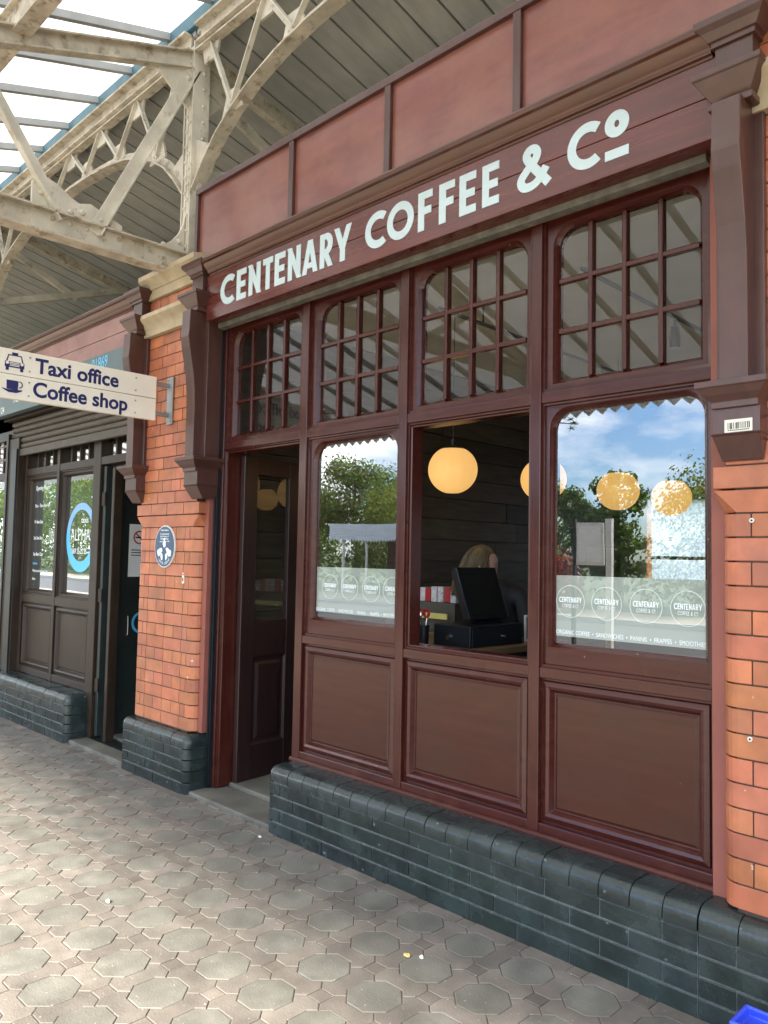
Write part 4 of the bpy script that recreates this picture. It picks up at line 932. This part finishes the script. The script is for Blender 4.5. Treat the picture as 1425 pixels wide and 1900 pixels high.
# ================================================================== HANGING SIGN
sg_ = thing('hanging_sign', 'cream sign reading Taxi office and Coffee shop on a steel arm', 'sign', (-3.4, -.1, 2.24))
XS = -3.4
for z0, z1, nm in ((2.238, 2.374, 'a'), (2.377, 2.515, 'b')):
    f = MB(); f.box(XS-.028, XS, -1.155, -.205, z0, z1); o = f.build('sign_board', 'sign', sg_, bevel=.003)
    rv = MB()
    for y in (-.985, -.345):
        for zz in (z0+.03, z1-.03): rv.dome((XS, y, zz), (1, 0, 0), .0055)
    rv.build('rivet', 'steel', o)
    if nm == 'b':
        words(text_mb('Taxi office', .118, (XS+.0005, -.955, z0+.030), 'X', ext=.0008, squeeze=1.0, bold=.003), 1, 'lettering', 'navy', o)
        ic = MB(); yc = -1.067; zb = z0+.018; X_ = XS+.0012
        def poly(pts, d=0): ic.add([(X_+d, yc+a, zb+b) for a, b in pts], [tuple(range(len(pts)))])
        poly([(-.052, .018), (.052, .018), (.052, .050), (-.052, .050)]); poly([(-.047, 0), (-.030, 0), (-.030, .018), (-.047, .018)]); poly([(.030, 0), (.047, 0), (.047, .018), (.030, .018)])
        for s_ in (-1, 1): poly([(s_*.047, .050), (s_*.039, .050), (s_*.030, .088), (s_*.036, .088)] if s_ > 0 else [(-.039, .050), (-.047, .050), (-.036, .088), (-.030, .088)])
        poly([(-.036, .083), (.036, .083), (.036, .089), (-.036, .089)]); poly([(-.016, .089), (.016, .089), (.016, .102), (-.016, .102)])
        ic.build('taxi_icon', 'navy', o)
        i2 = MB()
        for s_ in (-1, 1): i2.lathe((0, 0, 0), [(.009, 0), (.009, .0004)], 14); 
        i2.v = [(X_+.0004+(p[2]), yc+(-.039 if k < len(i2.v)//2 else .039)+p[0], zb+.042+p[1]) for k, p in enumerate(i2.v)]
        for k in range(3): i2.box(X_+.0002, X_+.0008, yc-.026, yc+.026, zb+.026+k*.008, zb+.030+k*.008)
        i2.build('taxi_icon_detail', 'sign', o)
    else:
        words(text_mb('Coffee shop', .118, (XS+.0005, -.965, z0+.034), 'X', ext=.0008, squeeze=.98, bold=.003), 1, 'lettering', 'navy', o)
        ic = MB(); yc = -1.072; zb = z0+.042; X_ = XS+.0012
        ic.add([(X_, yc+a, zb+b) for a, b in [(-.032, .012), (.028, .012), (.030, .062), (-.034, .062)]], [(0, 1, 2, 3)])
        sa = [(yc-.060, zb+.016), (yc-.045, zb+.004), (yc-.02, zb-.006), (yc+.02, zb-.006), (yc+.045, zb+.004), (yc+.052, zb+.010), (yc+.052, zb+.014), (yc-.030, zb+.010)]
        ic.add([(X_+.0002, a, b) for a, b in sa], [tuple(range(8))])
        a_ = strip_mesh([arc(yc+.034, zb+.042, .020, .006, -90, 90, 12)], lambda x, z, d: (X_-.0002+d, x, z), .0006); ic.add(a_.v, a_.f)
        ic.build('cup_icon', 'navy', o)
f = MB(); f.box(XS-.035, XS+.035, -.112, -.1005, 2.225, 2.530)
for zz in (2.245, 2.51): 
    for dx in (-.02, .02): f.dome((XS+dx, -.112, zz), (0, -1, 0), .006)
f.build('wall_plate', 'steel', sg_, bevel=.002)
for zz in (2.285, 2.475):
    f = MB(); f.box(XS-.022, XS-.006, -.215, -.11, zz-.014, zz+.014); f.build('arm', 'steel', sg_, bevel=.002)

# plaque, sticker on the pier, wall plugs
pq = thing('plaque', 'oval dark blue enamel plaque with white rim on the brick pier', 'plaque', (-3.4, -.1, 1.447))
cx_, cz_ = -3.400, 1.447; a_, b_ = .1225, .1335
el = lambda k, s=1.0: (cx_+a_*s*math.cos(2*PI*k/48), cz_+b_*s*math.sin(2*PI*k/48))
f = MB(); f.loft([[(el(k)[0], -.1005, el(k)[1]) for k in range(48)], [(el(k)[0], -.110, el(k)[1]) for k in range(48)]]); f.build('rim', 'whitepost', pq)
f = MB(); f.loft([[(el(k, .95)[0], -.105, el(k, .95)[1]) for k in range(48)], [(el(k, .95)[0], -.112, el(k, .95)[1]) for k in range(48)]]); f.build('plate', 'plaque', pq)
q = join(*[text_mb(tt, sz, (cx_, -.1125, zz), align='CENTER', ext=.0003) for tt, sz, zz in (('Urban District', .016, 1.545), ('To commemorate', .015, 1.522), ('the Centenary of', .015, 1.507), ('Railway Station', .016, 1.491), ('opened here in 1910', .014, 1.475))])
for k, cdig in enumerate('1910-2010'):
    an = math.radians(-128+k*9.5); q2 = text_mb(cdig, .024, (cx_+a_*.80*math.cos(an), -.1125, cz_-.008+b_*.80*math.sin(an)), align='CENTER', ext=.0003); q.add(q2.v, q2.f)
q.build('lettering', 'filmprint', pq)
em = MB(); random.seed(3)
def blob(cx, cz, rx, rz, rot, n=14):
    pts = []
    for k in range(n):
        a = 2*PI*k/n; r_ = 1+rnd(-.22, .22); x, z = rx*r_*math.cos(a), rz*r_*math.sin(a); pts.append((cx+x*math.cos(rot)-z*math.sin(rot), cz+x*math.sin(rot)+z*math.cos(rot)))
    return pts
kk = 0
for args in ((0, .018, .018, .022, 0), (-.052, -.035, .034, .018, .75), (.052, -.035, .034, .018, -.75), (-.028, -.062, .012, .022, .2), (.028, -.062, .012, .022, -.2), (-.07, -.03, .018, .010, .3), (.072, -.03, .018, .010, -.3), (0, .045, .009, .008, 0)):
    p = blob(cx_+args[0], cz_+args[1], *args[2:]); em.add([(a, -.1126-.0001*kk, b) for a, b in p], [tuple(range(len(p)))]); kk += 1
em.build('emblem', 'filmprint', pq)
f = MB(); f.box(-3.190, -3.168, -.1035, -.0995, 1.222, 1.272); f.box(-3.186, -3.176, -.1035, -.0995, 1.278, 1.288)
o = f.build('wall_sticker', 'label'); tag(o, 'small torn white sticker on the pier below the plaque', 'sticker')
f = MB(); f.box(-3.184, -3.174, -.1042, -.1034, 1.235, 1.256); f.build('sticker_print', 'black', o)
for i, (x, z) in enumerate(((.235-.115+.05, 1.545), (.16, .87))):
    f = MB(); f.tube([(x, -.101, z), (x, -.106, z)], .0075, 12); o = f.build('wall_plug', 'whitepost'); tag(o, 'white plastic wall plug in the right pier '+('below the bracket' if i == 0 else 'low beside the brown panel'), 'wall plug', 'wall plugs in the right pier')
    f = MB(); f.tube([(x, -.1058, z), (x, -.1068, z)], .0035, 10); f.build('plug_hole', 'black', o)
f = MB()
f.loft([[(.26, -.47, .0), (.62, -.47, 0), (.62, -.38, 0), (.26, -.38, 0)], [(.245, -.475, .19), (.64, -.475, .19), (.64, -.375, .19), (.245, -.375, .19)], [(.235, -.485, .19), (.65, -.485, .19), (.65, -.365, .19), (.235, -.365, .19)], [(.238, -.482, .215), (.647, -.482, .215), (.647, -.368, .215), (.238, -.368, .215)],
        [(.25, -.472, .215), (.635, -.472, .215), (.635, -.378, .215), (.25, -.378, .215)], [(.25, -.472, .19), (.635, -.472, .19), (.635, -.378, .19), (.25, -.378, .19)]])
tag(f.build('plastic_trough', 'bin', bevel=.006), 'bright blue plastic trough standing by the plinth at the lower right corner', 'trough')
def leaf_bit(x, y, s, name, m, label, cat):
    f = MB(); n = 9; pts = [(x+s*math.cos(2*PI*k/n)*rnd(.7, 1.2), y+s*.6*math.sin(2*PI*k/n)*rnd(.7, 1.2)) for k in range(n)]
    f.loft([[(a, b, .003) for a, b in pts], [(a, b, .0055+rnd(0, .006)) for a, b in pts]]); tag(f.build(name, m), label, cat)
leaf_bit(-.855, -.545, .014, 'fallen_leaf', 'yleaf', 'small dry yellow leaf lying on the paving before the plinth', 'leaf')
leaf_bit(-.810, -.518, .010, 'litter_scrap', 'litter', 'pale scrap lying just right of the yellow leaf on the paving', 'litter')
leaf_bit(-1.966, -1.117, .012, 'litter_scrap', 'litter', 'pale chip lying on a sunlit grey octagon at the left', 'litter')
leaf_bit(-2.149, -.235, .010, 'litter_scrap', 'litter', 'white scrap lying just in front of the coffee shop doorstep', 'litter')

# ================================================================== CANOPY
cp = thing('canopy_roof', 'station canopy roof with grey sheeting and white translucent glazing', 'canopy', (-4, 0, 4.9))
XA, XB = -22.0, 6.0
f = MB(); sl_ = .235; zt = lambda y: 4.875-sl_*y
k0 = int((XA+3.194)/.2185)
x = -3.194+k0*.2185; sm = MB()
while x < XB:
    a, b = x+.009, x+.2185-.009
    f.loft([[(a, 0.0, zt(0)), (b, 0.0, zt(0)), (b, 0, zt(0)+.04), (a, 0, zt(0)+.04)], [(a, 6.0, zt(6)), (b, 6.0, zt(6)), (b, 6, zt(6)+.04), (a, 6, zt(6)+.04)]])
    sm.loft([[(x-.012, 0, zt(0)+.022), (x+.012, 0, zt(0)+.022), (x+.012, 0, zt(0)+.05), (x-.012, 0, zt(0)+.05)], [(x-.012, 6, zt(6)+.022), (x+.012, 6, zt(6)+.022), (x+.012, 6, zt(6)+.05), (x-.012, 6, zt(6)+.05)]])
    x += .2185
f.build('roof_sheeting', 'deck', cp); sm.build('roof_seam', 'seam', cp)
f = MB(); f.box(XA, XB, -.035, .012, 4.905, 5.01); f.build('ridge_trim', 'flash', cp, bevel=.004)
zg = lambda y: 4.985+.30*y
f = MB(); YE = -5.15
f.add([(XA, 0, zg(0)+.03), (XB, 0, zg(0)+.03), (XB, YE, zg(YE)+.03), (XA, YE, zg(YE)+.03)], [(0, 1, 2, 3)]); f.build('roof_glazing', 'glazing', cp)
x = -3.72-.55*33; f = MB()
while x < XB: f.bar((x, -.03, zg(-.03)+.004), (x, YE, zg(YE)+.004), .042, .05); x += .55
f.build('roof_glazing_bar', 'gbar', cp)
f = MB(); x = XA; tw = .165
vx = []
while x < XB: vx += [(x, 3.055), (x+tw/2, 3.125)]; x += tw
pts = [(a, YE, b) for a, b in vx]+[(vx[-1][0], YE, 3.48), (vx[0][0], YE, 3.48)]
n = len(vx)
f2 = MB()
for i in range(n-1):
    a, b = vx[i], vx[i+1]; f2.add([(a[0], YE, a[1]), (b[0], YE, b[1]), (b[0], YE, 3.50), (a[0], YE, 3.50), (a[0], YE-.022, a[1]), (b[0], YE-.022, b[1]), (b[0], YE-.022, 3.5), (a[0], YE-.022, 3.5)], [(0, 1, 2, 3), (5, 4, 7, 6), (0, 4, 5, 1), (3, 2, 6, 7)])
f2.build('valance', 'shelterroof', cp)
f = MB(); f.box(XA, XB, 5.9, 6.05, 0, 3.6)
rw = MB(); rw.box(XA, -3.06, 5.2, 5.35, 0, 3.8); rw.box(-3.06, 4.2, 5.2, 5.35, 3.02, 3.85); rw.box(4.2, XB, 5.2, 5.35, 0, 3.8)
tag(rw.build('rear_light_block', 'intwall'), 'plain unseen wall added far behind the shops to block light', 'wall')  # added out of view to block light from the back up to the deck
fl = MB(); fl.box(XA, 6, .0, 5.2, 3.03, 3.05); 

def rivet_line(mb, a, b, n, nrm, r=.013):
    a = Vector(a); b = Vector(b)
    for k in range(n): mb.dome(a+(b-a)*(k+.5)/n, nrm, r)
def truss(xc, label):
    t = thing('canopy_truss', label, 'roof truss', (xc, 0, 3.25), 'riveted roof trusses of the canopy')
    X = xc
    p = MB()   # post: I section
    p.box(X-.055, X-.043, -.05, .075, 3.27, 4.78); p.box(X+.043, X+.055, -.05, .075, 3.27, 4.78); p.box(X-.043, X+.043, -.012, 0.0, 3.27, 4.78)
    p.box(X-.030, X-.004, -.045, -.012, 3.27, 4.75); p.box(X+.004, X+.030, -.045, -.012, 3.27, 4.75)
    rivet_line(p, (X+.018, -.045, 3.35), (X+.018, -.045, 4.7), 13, (0, -1, 0)); rivet_line(p, (X+.055, .03, 3.3), (X+.055, .03, 4.75), 13, (1, 0, 0), .012); rivet_line(p, (X-.018, -.045, 3.4), (X-.018, -.045, 4.65), 12, (0, -1, 0))
    p.build('post', 'iron', t, bevel=.002)
    b = MB(); b.box(X-.008, X+.008, YE+.05, -.05, 3.21, 3.345); b.box(X-.055, X+.055, YE+.05, -.05, 3.205, 3.218); b.box(X-.055, X+.055, YE+.05, -.05, 3.338, 3.350)
    rivet_line(b, (X+.008, -.45, 3.31), (X+.008, -.95, 3.31), 5, (1, 0, 0), .016); b.build('tie_beam', 'rust', t, bevel=.002)
    def web(a, c, w=.07, nm='diagonal', th=.014, off=.012):
        m = MB(); a = Vector((X+off, *a)); c = Vector((X+off, *c)); m.bar(a, c, th, w); d = (c-a).normalized(); s_ = Vector((1, 0, 0)).cross(d)
        m.bar(a+s_*w*.46+Vector((.018, 0, 0)), c+s_*w*.46+Vector((.018, 0, 0)), .05, .010)
        for q in (.03, .055, .93, .965): m.dome(a+(c-a)*q+Vector((th/2, 0, 0)), (1, 0, 0), .014)
        m.build(nm, 'iron', t)
    web((-.03, 4.60), (-.66, 3.30), .072); web((-.84, 3.32), (-1.46, 4.22), .072); web((-1.46, 4.22), (-2.2, 3.3), .07); web((-2.2, 3.3), (-2.9, 3.72), .06)
    r = MB(); a, c = Vector((X, -.01, 4.675)), Vector((X, -4.9, 4.675-.37*3.6)); c = Vector((X, -3.9, 3.30))
    r.bar((X, -.01, 4.675), c, .015, .10); s_ = Vector((1, 0, 0)).cross((c-a).normalized()); sg2 = 1 if s_.z > 0 else -1
    r.bar(a+s_*sg2*.048, c+s_*sg2*.048, .09, .012); r.bar(a-s_*sg2*.05, c-s_*sg2*.05, .07, .012); r.build('rafter', 'rust', t, bevel=.002)
    r = MB(); a, c = Vector((X, .03, 4.72)), Vector((X, 5.1, 4.74-.24*5.1)); r.bar(a, c, .07, .10); r.build('back_rafter', 'rust', t, bevel=.002)
    r = MB(); r.bar((X, .05, 3.9), (X, 1.55, 4.42), .05, .07); r.bar((X, .05, 4.55), (X, .9, 4.15), .04, .06); r.build('back_strut', 'iron', t)
    def plate(pts, x0, x1, bolts=()):
        g = MB(); g.loft([[(x0, y, z) for y, z in pts], [(x1, y, z) for y, z in pts]])
        for y, z in bolts: g.dome((x1, y, z), (1, 0, 0), .019)
        g.build('gusset_plate', 'iron', t)
    plate([(-1.02, 3.22), (-.48, 3.22), (-.48, 3.40), (-.60, 3.44), (-.68, 3.47), (-.75, 3.45), (-.80, 3.47), (-.88, 3.52), (-.98, 3.55), (-1.02, 3.50)], X-.012, X+.0105, ((-.97, 3.44), (-.80, 3.38), (-.73, 3.40), (-.55, 3.37)))
    plate([(-.05, 3.62)]+[(-.05-.28*(1-math.cos(q)), 3.62-.28*math.sin(q)) for q in [PI/2*m/6 for m in range(1, 7)]]+[(-.33, 3.22), (-.05, 3.22)], X-.010, X+.0105, ((-.09, 3.42), (-.2, 3.37)))
    plate([(-.28, 4.50), (-.02, 4.30), (-.02, 4.72), (-.20, 4.66)], X-.010, X+.0105, ((-.07, 4.42), (-.07, 4.52))); plate([(.02, 4.74), (.02, 4.25), (.30, 4.55), (.35, 4.66)], X-.010, X+.006)
    return t
truss(-3.40, 'flaking cream riveted roof truss standing on the pier between the shops')
truss(-7.25, 'flaking cream riveted roof truss farther left above the taxi office')
truss(.452, 'flaking cream riveted roof truss above the right hand pier')
def girder(xa, xb, label):
    t = thing('lattice_girder', label, 'lattice girder', (xa, 0, 4.7), 'lattice girders under the canopy ridge')
    L = xb-xa; f = MB()
    f.box(xa+.06, xb-.06, -.010, .010, 4.70, 4.89); f.box(xa+.06, xb-.06, -.065, .065, 4.872, 4.89); f.box(xa+.06, xb-.06, -.055, -.010, 4.70, 4.712); f.box(xa+.06, xb-.06, -.045, -.012, 4.77, 4.782)
    rivet_line(f, (xa+.1, -.010, 4.74), (xb-.1, -.010, 4.74), 22, (0, -1, 0), .010); f.build('top_chord', 'rust', t, bevel=.002)
    half = [(.06, 3.78), (.18, 3.92), (.32, 4.05), (.48, 4.15), (.68, 4.245), (.92, 4.315), (1.2, 4.365), (1.55, 4.395), (L/2, 4.405)]
    path = [(xa+dx, z) for dx, z in half]+[(xb-dx, z) for dx, z in half[-2::-1]]
    m = MB(); w = .035
    n = len(path); rings = []
    def ringat(i, hw, d0, d1):
        x, z = path[i]; x0, z0 = path[max(i-1, 0)]; x1, z1 = path[min(i+1, n-1)]; d = Vector((x1-x0, z1-z0)).normalized(); nx, nz = -d.y, d.x
        return [(x+nx*d0, -hw, z+nz*d0), (x+nx*d0, hw, z+nz*d0), (x+nx*d1, hw, z+nz*d1), (x+nx*d1, -hw, z+nz*d1)]
    m.loft([ringat(i, .046, -.006, .006) for i in range(n)]); m.loft([ringat(i, .009, .008, .058) for i in range(n)])
    m.build('arched_chord', 'rust', t)
    tops = [.19, .78, 1.37, L/2, L-1.37, L-.78, L-.19]; bots = [.46, 1.06, 1.62, L-1.62, L-1.06, L-.46]
    def zarch(dx):
        for (a, za), (b, zb) in zip(path[:-1], path[1:]):
            if a <= xa+dx <= b: return za+(zb-za)*(xa+dx-a)/(b-a)
        return 4.4
    wb = MB(); gs = MB()
    for i, bx in enumerate(bots):
        for tx_ in (tops[i], tops[i+1]): wb.bar((xa+tx_, -.012, 4.73), (xa+bx, -.012, zarch(bx)+.05), .042, .010, side=(1, 0, .3)); wb.bar((xa+tx_+.016, -.024, 4.73), (xa+bx+.016, -.024, zarch(bx)+.05), .010, .03, side=(1, 0, .3))
        gs = MB(); zz = zarch(bx); gs.loft([[(xa+bx-.11, y, zz+.01), (xa+bx+.11, y, zz+.01), (xa+bx+.06, y, zz+.16), (xa+bx-.06, y, zz+.16)] for y in (-.0115, .004)])
        for dx in (-.05, 0, .05): gs.dome((xa+bx+dx, -.0095, zz+.06), (0, -1, 0), .010)
        gs.build('gusset_plate', 'iron', t)
    for tx_ in tops:
        gs = MB(); gs.loft([[(xa+tx_-.07, y, 4.60), (xa+tx_+.07, y, 4.60), (xa+tx_+.10, y, 4.72), (xa+tx_-.10, y, 4.72)] for y in (-.0125, .003)]); gs.build('gusset_plate', 'iron', t)
    wb.build('web_bar', 'iron', t)
    for xs, sgn in ((xa, 1), (xb, -1)):
        g = MB(); g.loft([[(xs+sgn*.05, y, 3.72), (xs+sgn*.05, y, 4.12), (xs+sgn*.24, y, 4.02), (xs+sgn*.12, y, 3.86)] for y in (-.0125, .0125)])
        g.build('spring_plate', 'iron', t)
girder(-7.25, -3.40, 'flaking lattice girder with arched underside left of the coffee shop post')
girder(-3.40, .452, 'flaking lattice girder with arched underside above the coffee shop parapet')
girder(-11.1, -7.25, 'flaking lattice girder farthest left under the ridge')
f = MB(); f.box(XA, XB, -1.13, -1.11, 4.30, 4.50); f.box(XA, XB, -1.17, -1.07, 4.295, 4.307); f.box(XA, XB, -1.165, -1.075, 4.49, 4.502)
tag(f.build('canopy_purlin', 'rust', bevel=.002), 'flaking longitudinal purlin crossing the white roof glazing at upper left', 'purlin')

# ================================================================== STREET SIDE (seen in the window reflections)
def tree(x, y, h, rad, label, name='tree', dens=2600, colr=(1, 1, 1), lsz=.15, lowest=.22, seed=0):
    random.seed(seed); t = thing(name, label, 'tree', (x, y, 0), 'trees across the road')
    tr = MB(); tr.tube([(x, y, -.05), (x+.1, y, h*.3), (x-.05, y+.1, h*.6), (x, y, h*.85)], [.22, .17, .10, .03], 9)
    cl = []
    for k in range(46):
        a = rnd(0, 2*PI); zz = rnd(lowest, 1.0); rr = rad*math.sqrt(rnd(.05, 1))*(1-abs(zz-.5)**1.6*1.25); cl.append((x+rr*math.cos(a), y+rr*math.sin(a), h*zz, rad*rnd(.26, .46)))
    for c in cl[:12]: tr.tube([(x, y, c[2]*.6), ((x+c[0])/2, (y+c[1])/2, c[2]*.85), c[:3]], [.06, .035, .012], 6)
    tr.build('trunk', 'bark', t, smooth=True)
    lf = MB()
    for k in range(int(dens*1.9)):
        c = random.choice(cl); d = Vector((random.gauss(0, 1), random.gauss(0, 1), random.gauss(0, .8))).normalized()*c[3]*rnd(.45, 1.05); p = Vector(c[:3])+d
        n_ = (d.normalized()+Vector((rnd(-.8, .8), rnd(-.8, .8), rnd(-.2, 1.0)))).normalized(); a = n_.orthogonal().normalized(); b = n_.cross(a); s = lsz*rnd(.6, 1.3); g = rnd(.6, 1.45)
        lf.add([p-a*s*.5, p+b*s*.32, p+a*s*.6, p-b*s*.32], [(0, 1, 2, 3)], (colr[0]*g*rnd(.85, 1.2), colr[1]*g, colr[2]*g))
    lf.build('crown', 'leaf', t)
    return t
tree(-28.6, -25, 6.2, 2.7, 'tall broad green tree behind the grey shelter', dens=8000, seed=1)
tree(-23.8, -24, 4.2, 2.8, 'yellow green tree close behind the grey shelter', dens=6500, colr=(1.35, 1.2, .9), seed=2)
tree(-33.5, -25, 4.9, 2.8, 'dark green tree left of the tall broad one', dens=6000, seed=3)
tree(-40, -27, 6.8, 3.6, 'pale green tree farthest left across the road', dens=5000, colr=(1.3, 1.15, .9), seed=4)
tree(-18.6, -26, 4.6, 2.2, 'round dark tree right of the shelter', dens=2600, colr=(.8, .85, .8), seed=5)
tree(-13.9, -22, 3.9, 1.0, 'slim dark sapling behind the noticeboard', dens=3000, colr=(.75, .85, .75), seed=6)
tree(-12.2, -22, 4.4, 1.0, 'thin leafy maple sapling with lobed crown', dens=3200, colr=(1.0, 1.1, .8), seed=7)
tree(-8.0, -23, 4.1, 3.0, 'pale olive tree on the right across the road', dens=7000, colr=(1.5, 1.25, 1.1), seed=8)
tree(-2.0, -25, 4.6, 3.2, 'olive green tree beyond the right end of the footway', dens=3200, colr=(1.3, 1.2, 1.0), seed=9)
tree(-49, -26, 7.8, 3.8, 'broad leafy tree reflected in the taxi office window nearest the door', dens=4200, lsz=.24, colr=(1.15, 1.1, .9), seed=10)
tree(-58, -27, 8.6, 4.4, 'tall pale tree reflected behind the ring logo', dens=4200, lsz=.26, colr=(1.3, 1.2, .95), seed=11)
tree(-69, -28, 8.2, 4.6, 'wide dark tree reflected at the left of the ring logo', dens=4000, lsz=.28, colr=(.9, 1.0, .85), seed=12)
tree(-81, -29, 9.4, 5.0, 'large tree reflected in the window with opening hours', dens=4000, lsz=.3, colr=(1.2, 1.1, .9), seed=13)
tree(-95, -30, 9.0, 5.2, 'distant tree farthest along the road', dens=3600, lsz=.32, colr=(1.0, 1.1, .9), seed=14)
def pine(x, y):
    random.seed(21); t = thing('pine_tree', 'tall dark pine with tufted branches near the kerb', 'tree', (x, y, 0))
    tr = MB(); tr.tube([(x, y, 0), (x+.1, y, 3), (x, y, 6), (x+.05, y, 9)], [.28, .22, .16, .05], 10); lf = MB()
    for k in range(30):
        a = rnd(0, 2*PI) if k > 14 else random.choice((rnd(-.5, .5), PI+rnd(-.5, .5))); z = rnd(3.4, 8.5); ln = rnd(2.2, 3.6)*(1-(z-3.4)/9)
        e = Vector((x+ln*math.cos(a), y+ln*math.sin(a), z+rnd(-.5, .3))); m_ = (Vector((x, y, z))+e)/2+Vector((0, 0, .25)); tr.tube([(x, y, z), m_, e], [.06, .035, .012], 6)
        for q in range(9):
            tt = rnd(.35, 1.0); c = (Vector((x, y, z))*(1-tt)**2+m_*2*tt*(1-tt)+e*tt*tt)+Vector((rnd(-.3, .3), rnd(-.3, .3), rnd(-.2, .2)))
            for n_ in range(26):
                d = Vector((random.gauss(0, 1), random.gauss(0, 1), random.gauss(0, .7)+.2)).normalized()*rnd(.10, .20); s = d.orthogonal().normalized()*.010; g = rnd(.3, .6)
                lf.add([c-s, c+s, c+d+s*.3, c+d-s*.3], [(0, 1, 2, 3)], (g, g, g*1.1))
    tr.build('trunk', 'bark', t, smooth=True); lf.build('crown', 'leaf', t)
pine(-13.4, -16.2)
# hedge line
random.seed(5); lf = MB()
for k in range(16000):
    xx = rnd(-100, 4); c = Vector((xx, -21+rnd(-.6, .6), rnd(.05, 1.9+.35*math.sin(xx*1.3)+.25*math.sin(xx*3.1)))); n_ = Vector((rnd(-1, 1), rnd(-.2, 1), rnd(-.2, 1))).normalized(); a = n_.orthogonal().normalized(); b = n_.cross(a); s = .17*rnd(.6, 1.3); g = rnd(.45, 1.1)
    lf.add([c-a*s*.5, c+b*s*.35, c+a*s*.6, c-b*s*.35], [(0, 1, 2, 3)], (g, g, g*.9))
tag(lf.build('hedge', 'leaf'), 'long dark green hedge behind the far footway', 'hedge')
random.seed(9); lf = MB()
for k in range(1100):
    d = Vector((random.gauss(0, 1), random.gauss(0, 1), abs(random.gauss(0, .8)))).normalized(); c = Vector((-11.0, -16.2, .1))+Vector((d.x*.9, d.y*.7, d.z*1.75))*rnd(.6, 1); a = d.orthogonal().normalized(); b = d.cross(a); s = .15*rnd(.6, 1.3); g = rnd(.6, 1.3)
    lf.add([c-a*s*.5, c+b*s*.3, c+a*s*.6, c-b*s*.3], [(0, 1, 2, 3)], (2.0*g, .16*g, .6*g))
tag(lf.build('maple_shrub', 'leaf'), 'dark red leafed shrub beside the noticeboard across the road', 'shrub')
sh = thing('shelter', 'grey blue shelter with scalloped valance on slim white posts', 'shelter', (-20, -18.5, 0))
f = MB(); x = -22.7
f.box(-22.8, -14.8, -20.6, -18.0, 2.58, 2.66)
while x < -14.9:
    f.add([(x, -17.99, 2.62), (x+.16, -17.99, 2.62), (x+.16, -17.99, 2.08), (x+.08, -17.99, 1.98), (x, -17.99, 2.08), (x, -18.02, 2.62), (x+.16, -18.02, 2.62), (x+.16, -18.02, 2.08), (x+.08, -18.02, 1.98), (x, -18.02, 2.08)], [(0, 1, 2, 3, 4), (9, 8, 7, 6, 5), (0, 4, 9, 5), (4, 3, 8, 9), (3, 2, 7, 8), (2, 1, 6, 7), (0, 5, 6, 1)]); x += .165
f.build('roof', 'shelterroof', sh)
for x in (-22.0, -20.65, -18.6, -16.6):
    f = MB(); f.tube([(x, -18.1, 0), (x, -18.1, 2.6)], .055, 10); f.build('post', 'whitepost', sh)
f = MB(); f.box(-21.6, -15, -20.5, -20.3, 0, 2.58); f.build('back_wall', 'shelterback', sh)
nb = thing('noticeboard', 'white noticeboard on posts beside the far kerb', 'noticeboard', (-5.15, -8.0, 0))
f = MB(); f.box(-5.40, -4.92, -8.03, -7.99, 1.33, 2.0); f.build('board', 'whitepost', nb, bevel=.004)
f = MB(); f.box(-5.36, -4.96, -7.99, -7.985, 1.38, 1.95); f.build('poster', 'paper', nb)
for x, w_, mm in ((-4.83, .05, 'whitepost'), (-5.43, .02, 'dark')):
    f = MB(); f.box(x-w_, x+w_, -8.05, -7.98, 0, 2.06); f.build('post', mm, nb)
for i, (x, y) in enumerate(((-13.2, -6.4), (-14.6, -7.2), (-16.5, -7.6))):
    t = thing('waste_bin', ('blue waste bin nearest the taxi office window reflection', 'blue waste bin in the middle of three by the kerb', 'blue waste bin farthest along the kerb')[i], 'bin', (x, y, 0), 'blue waste bins by the kerb')
    f = MB(); f.lathe((x, y, 0), [(.24, 0), (.26, .1), (.30, .85), (.31, .88)], 18); f.build('bin_body', 'bin', t, smooth=True)
    f = MB(); f.lathe((x, y, .88), [(.32, 0), (.32, .06), (.2, .16), (.05, .2)], 18); f.build('bin_lid', 'bin', t, smooth=True)
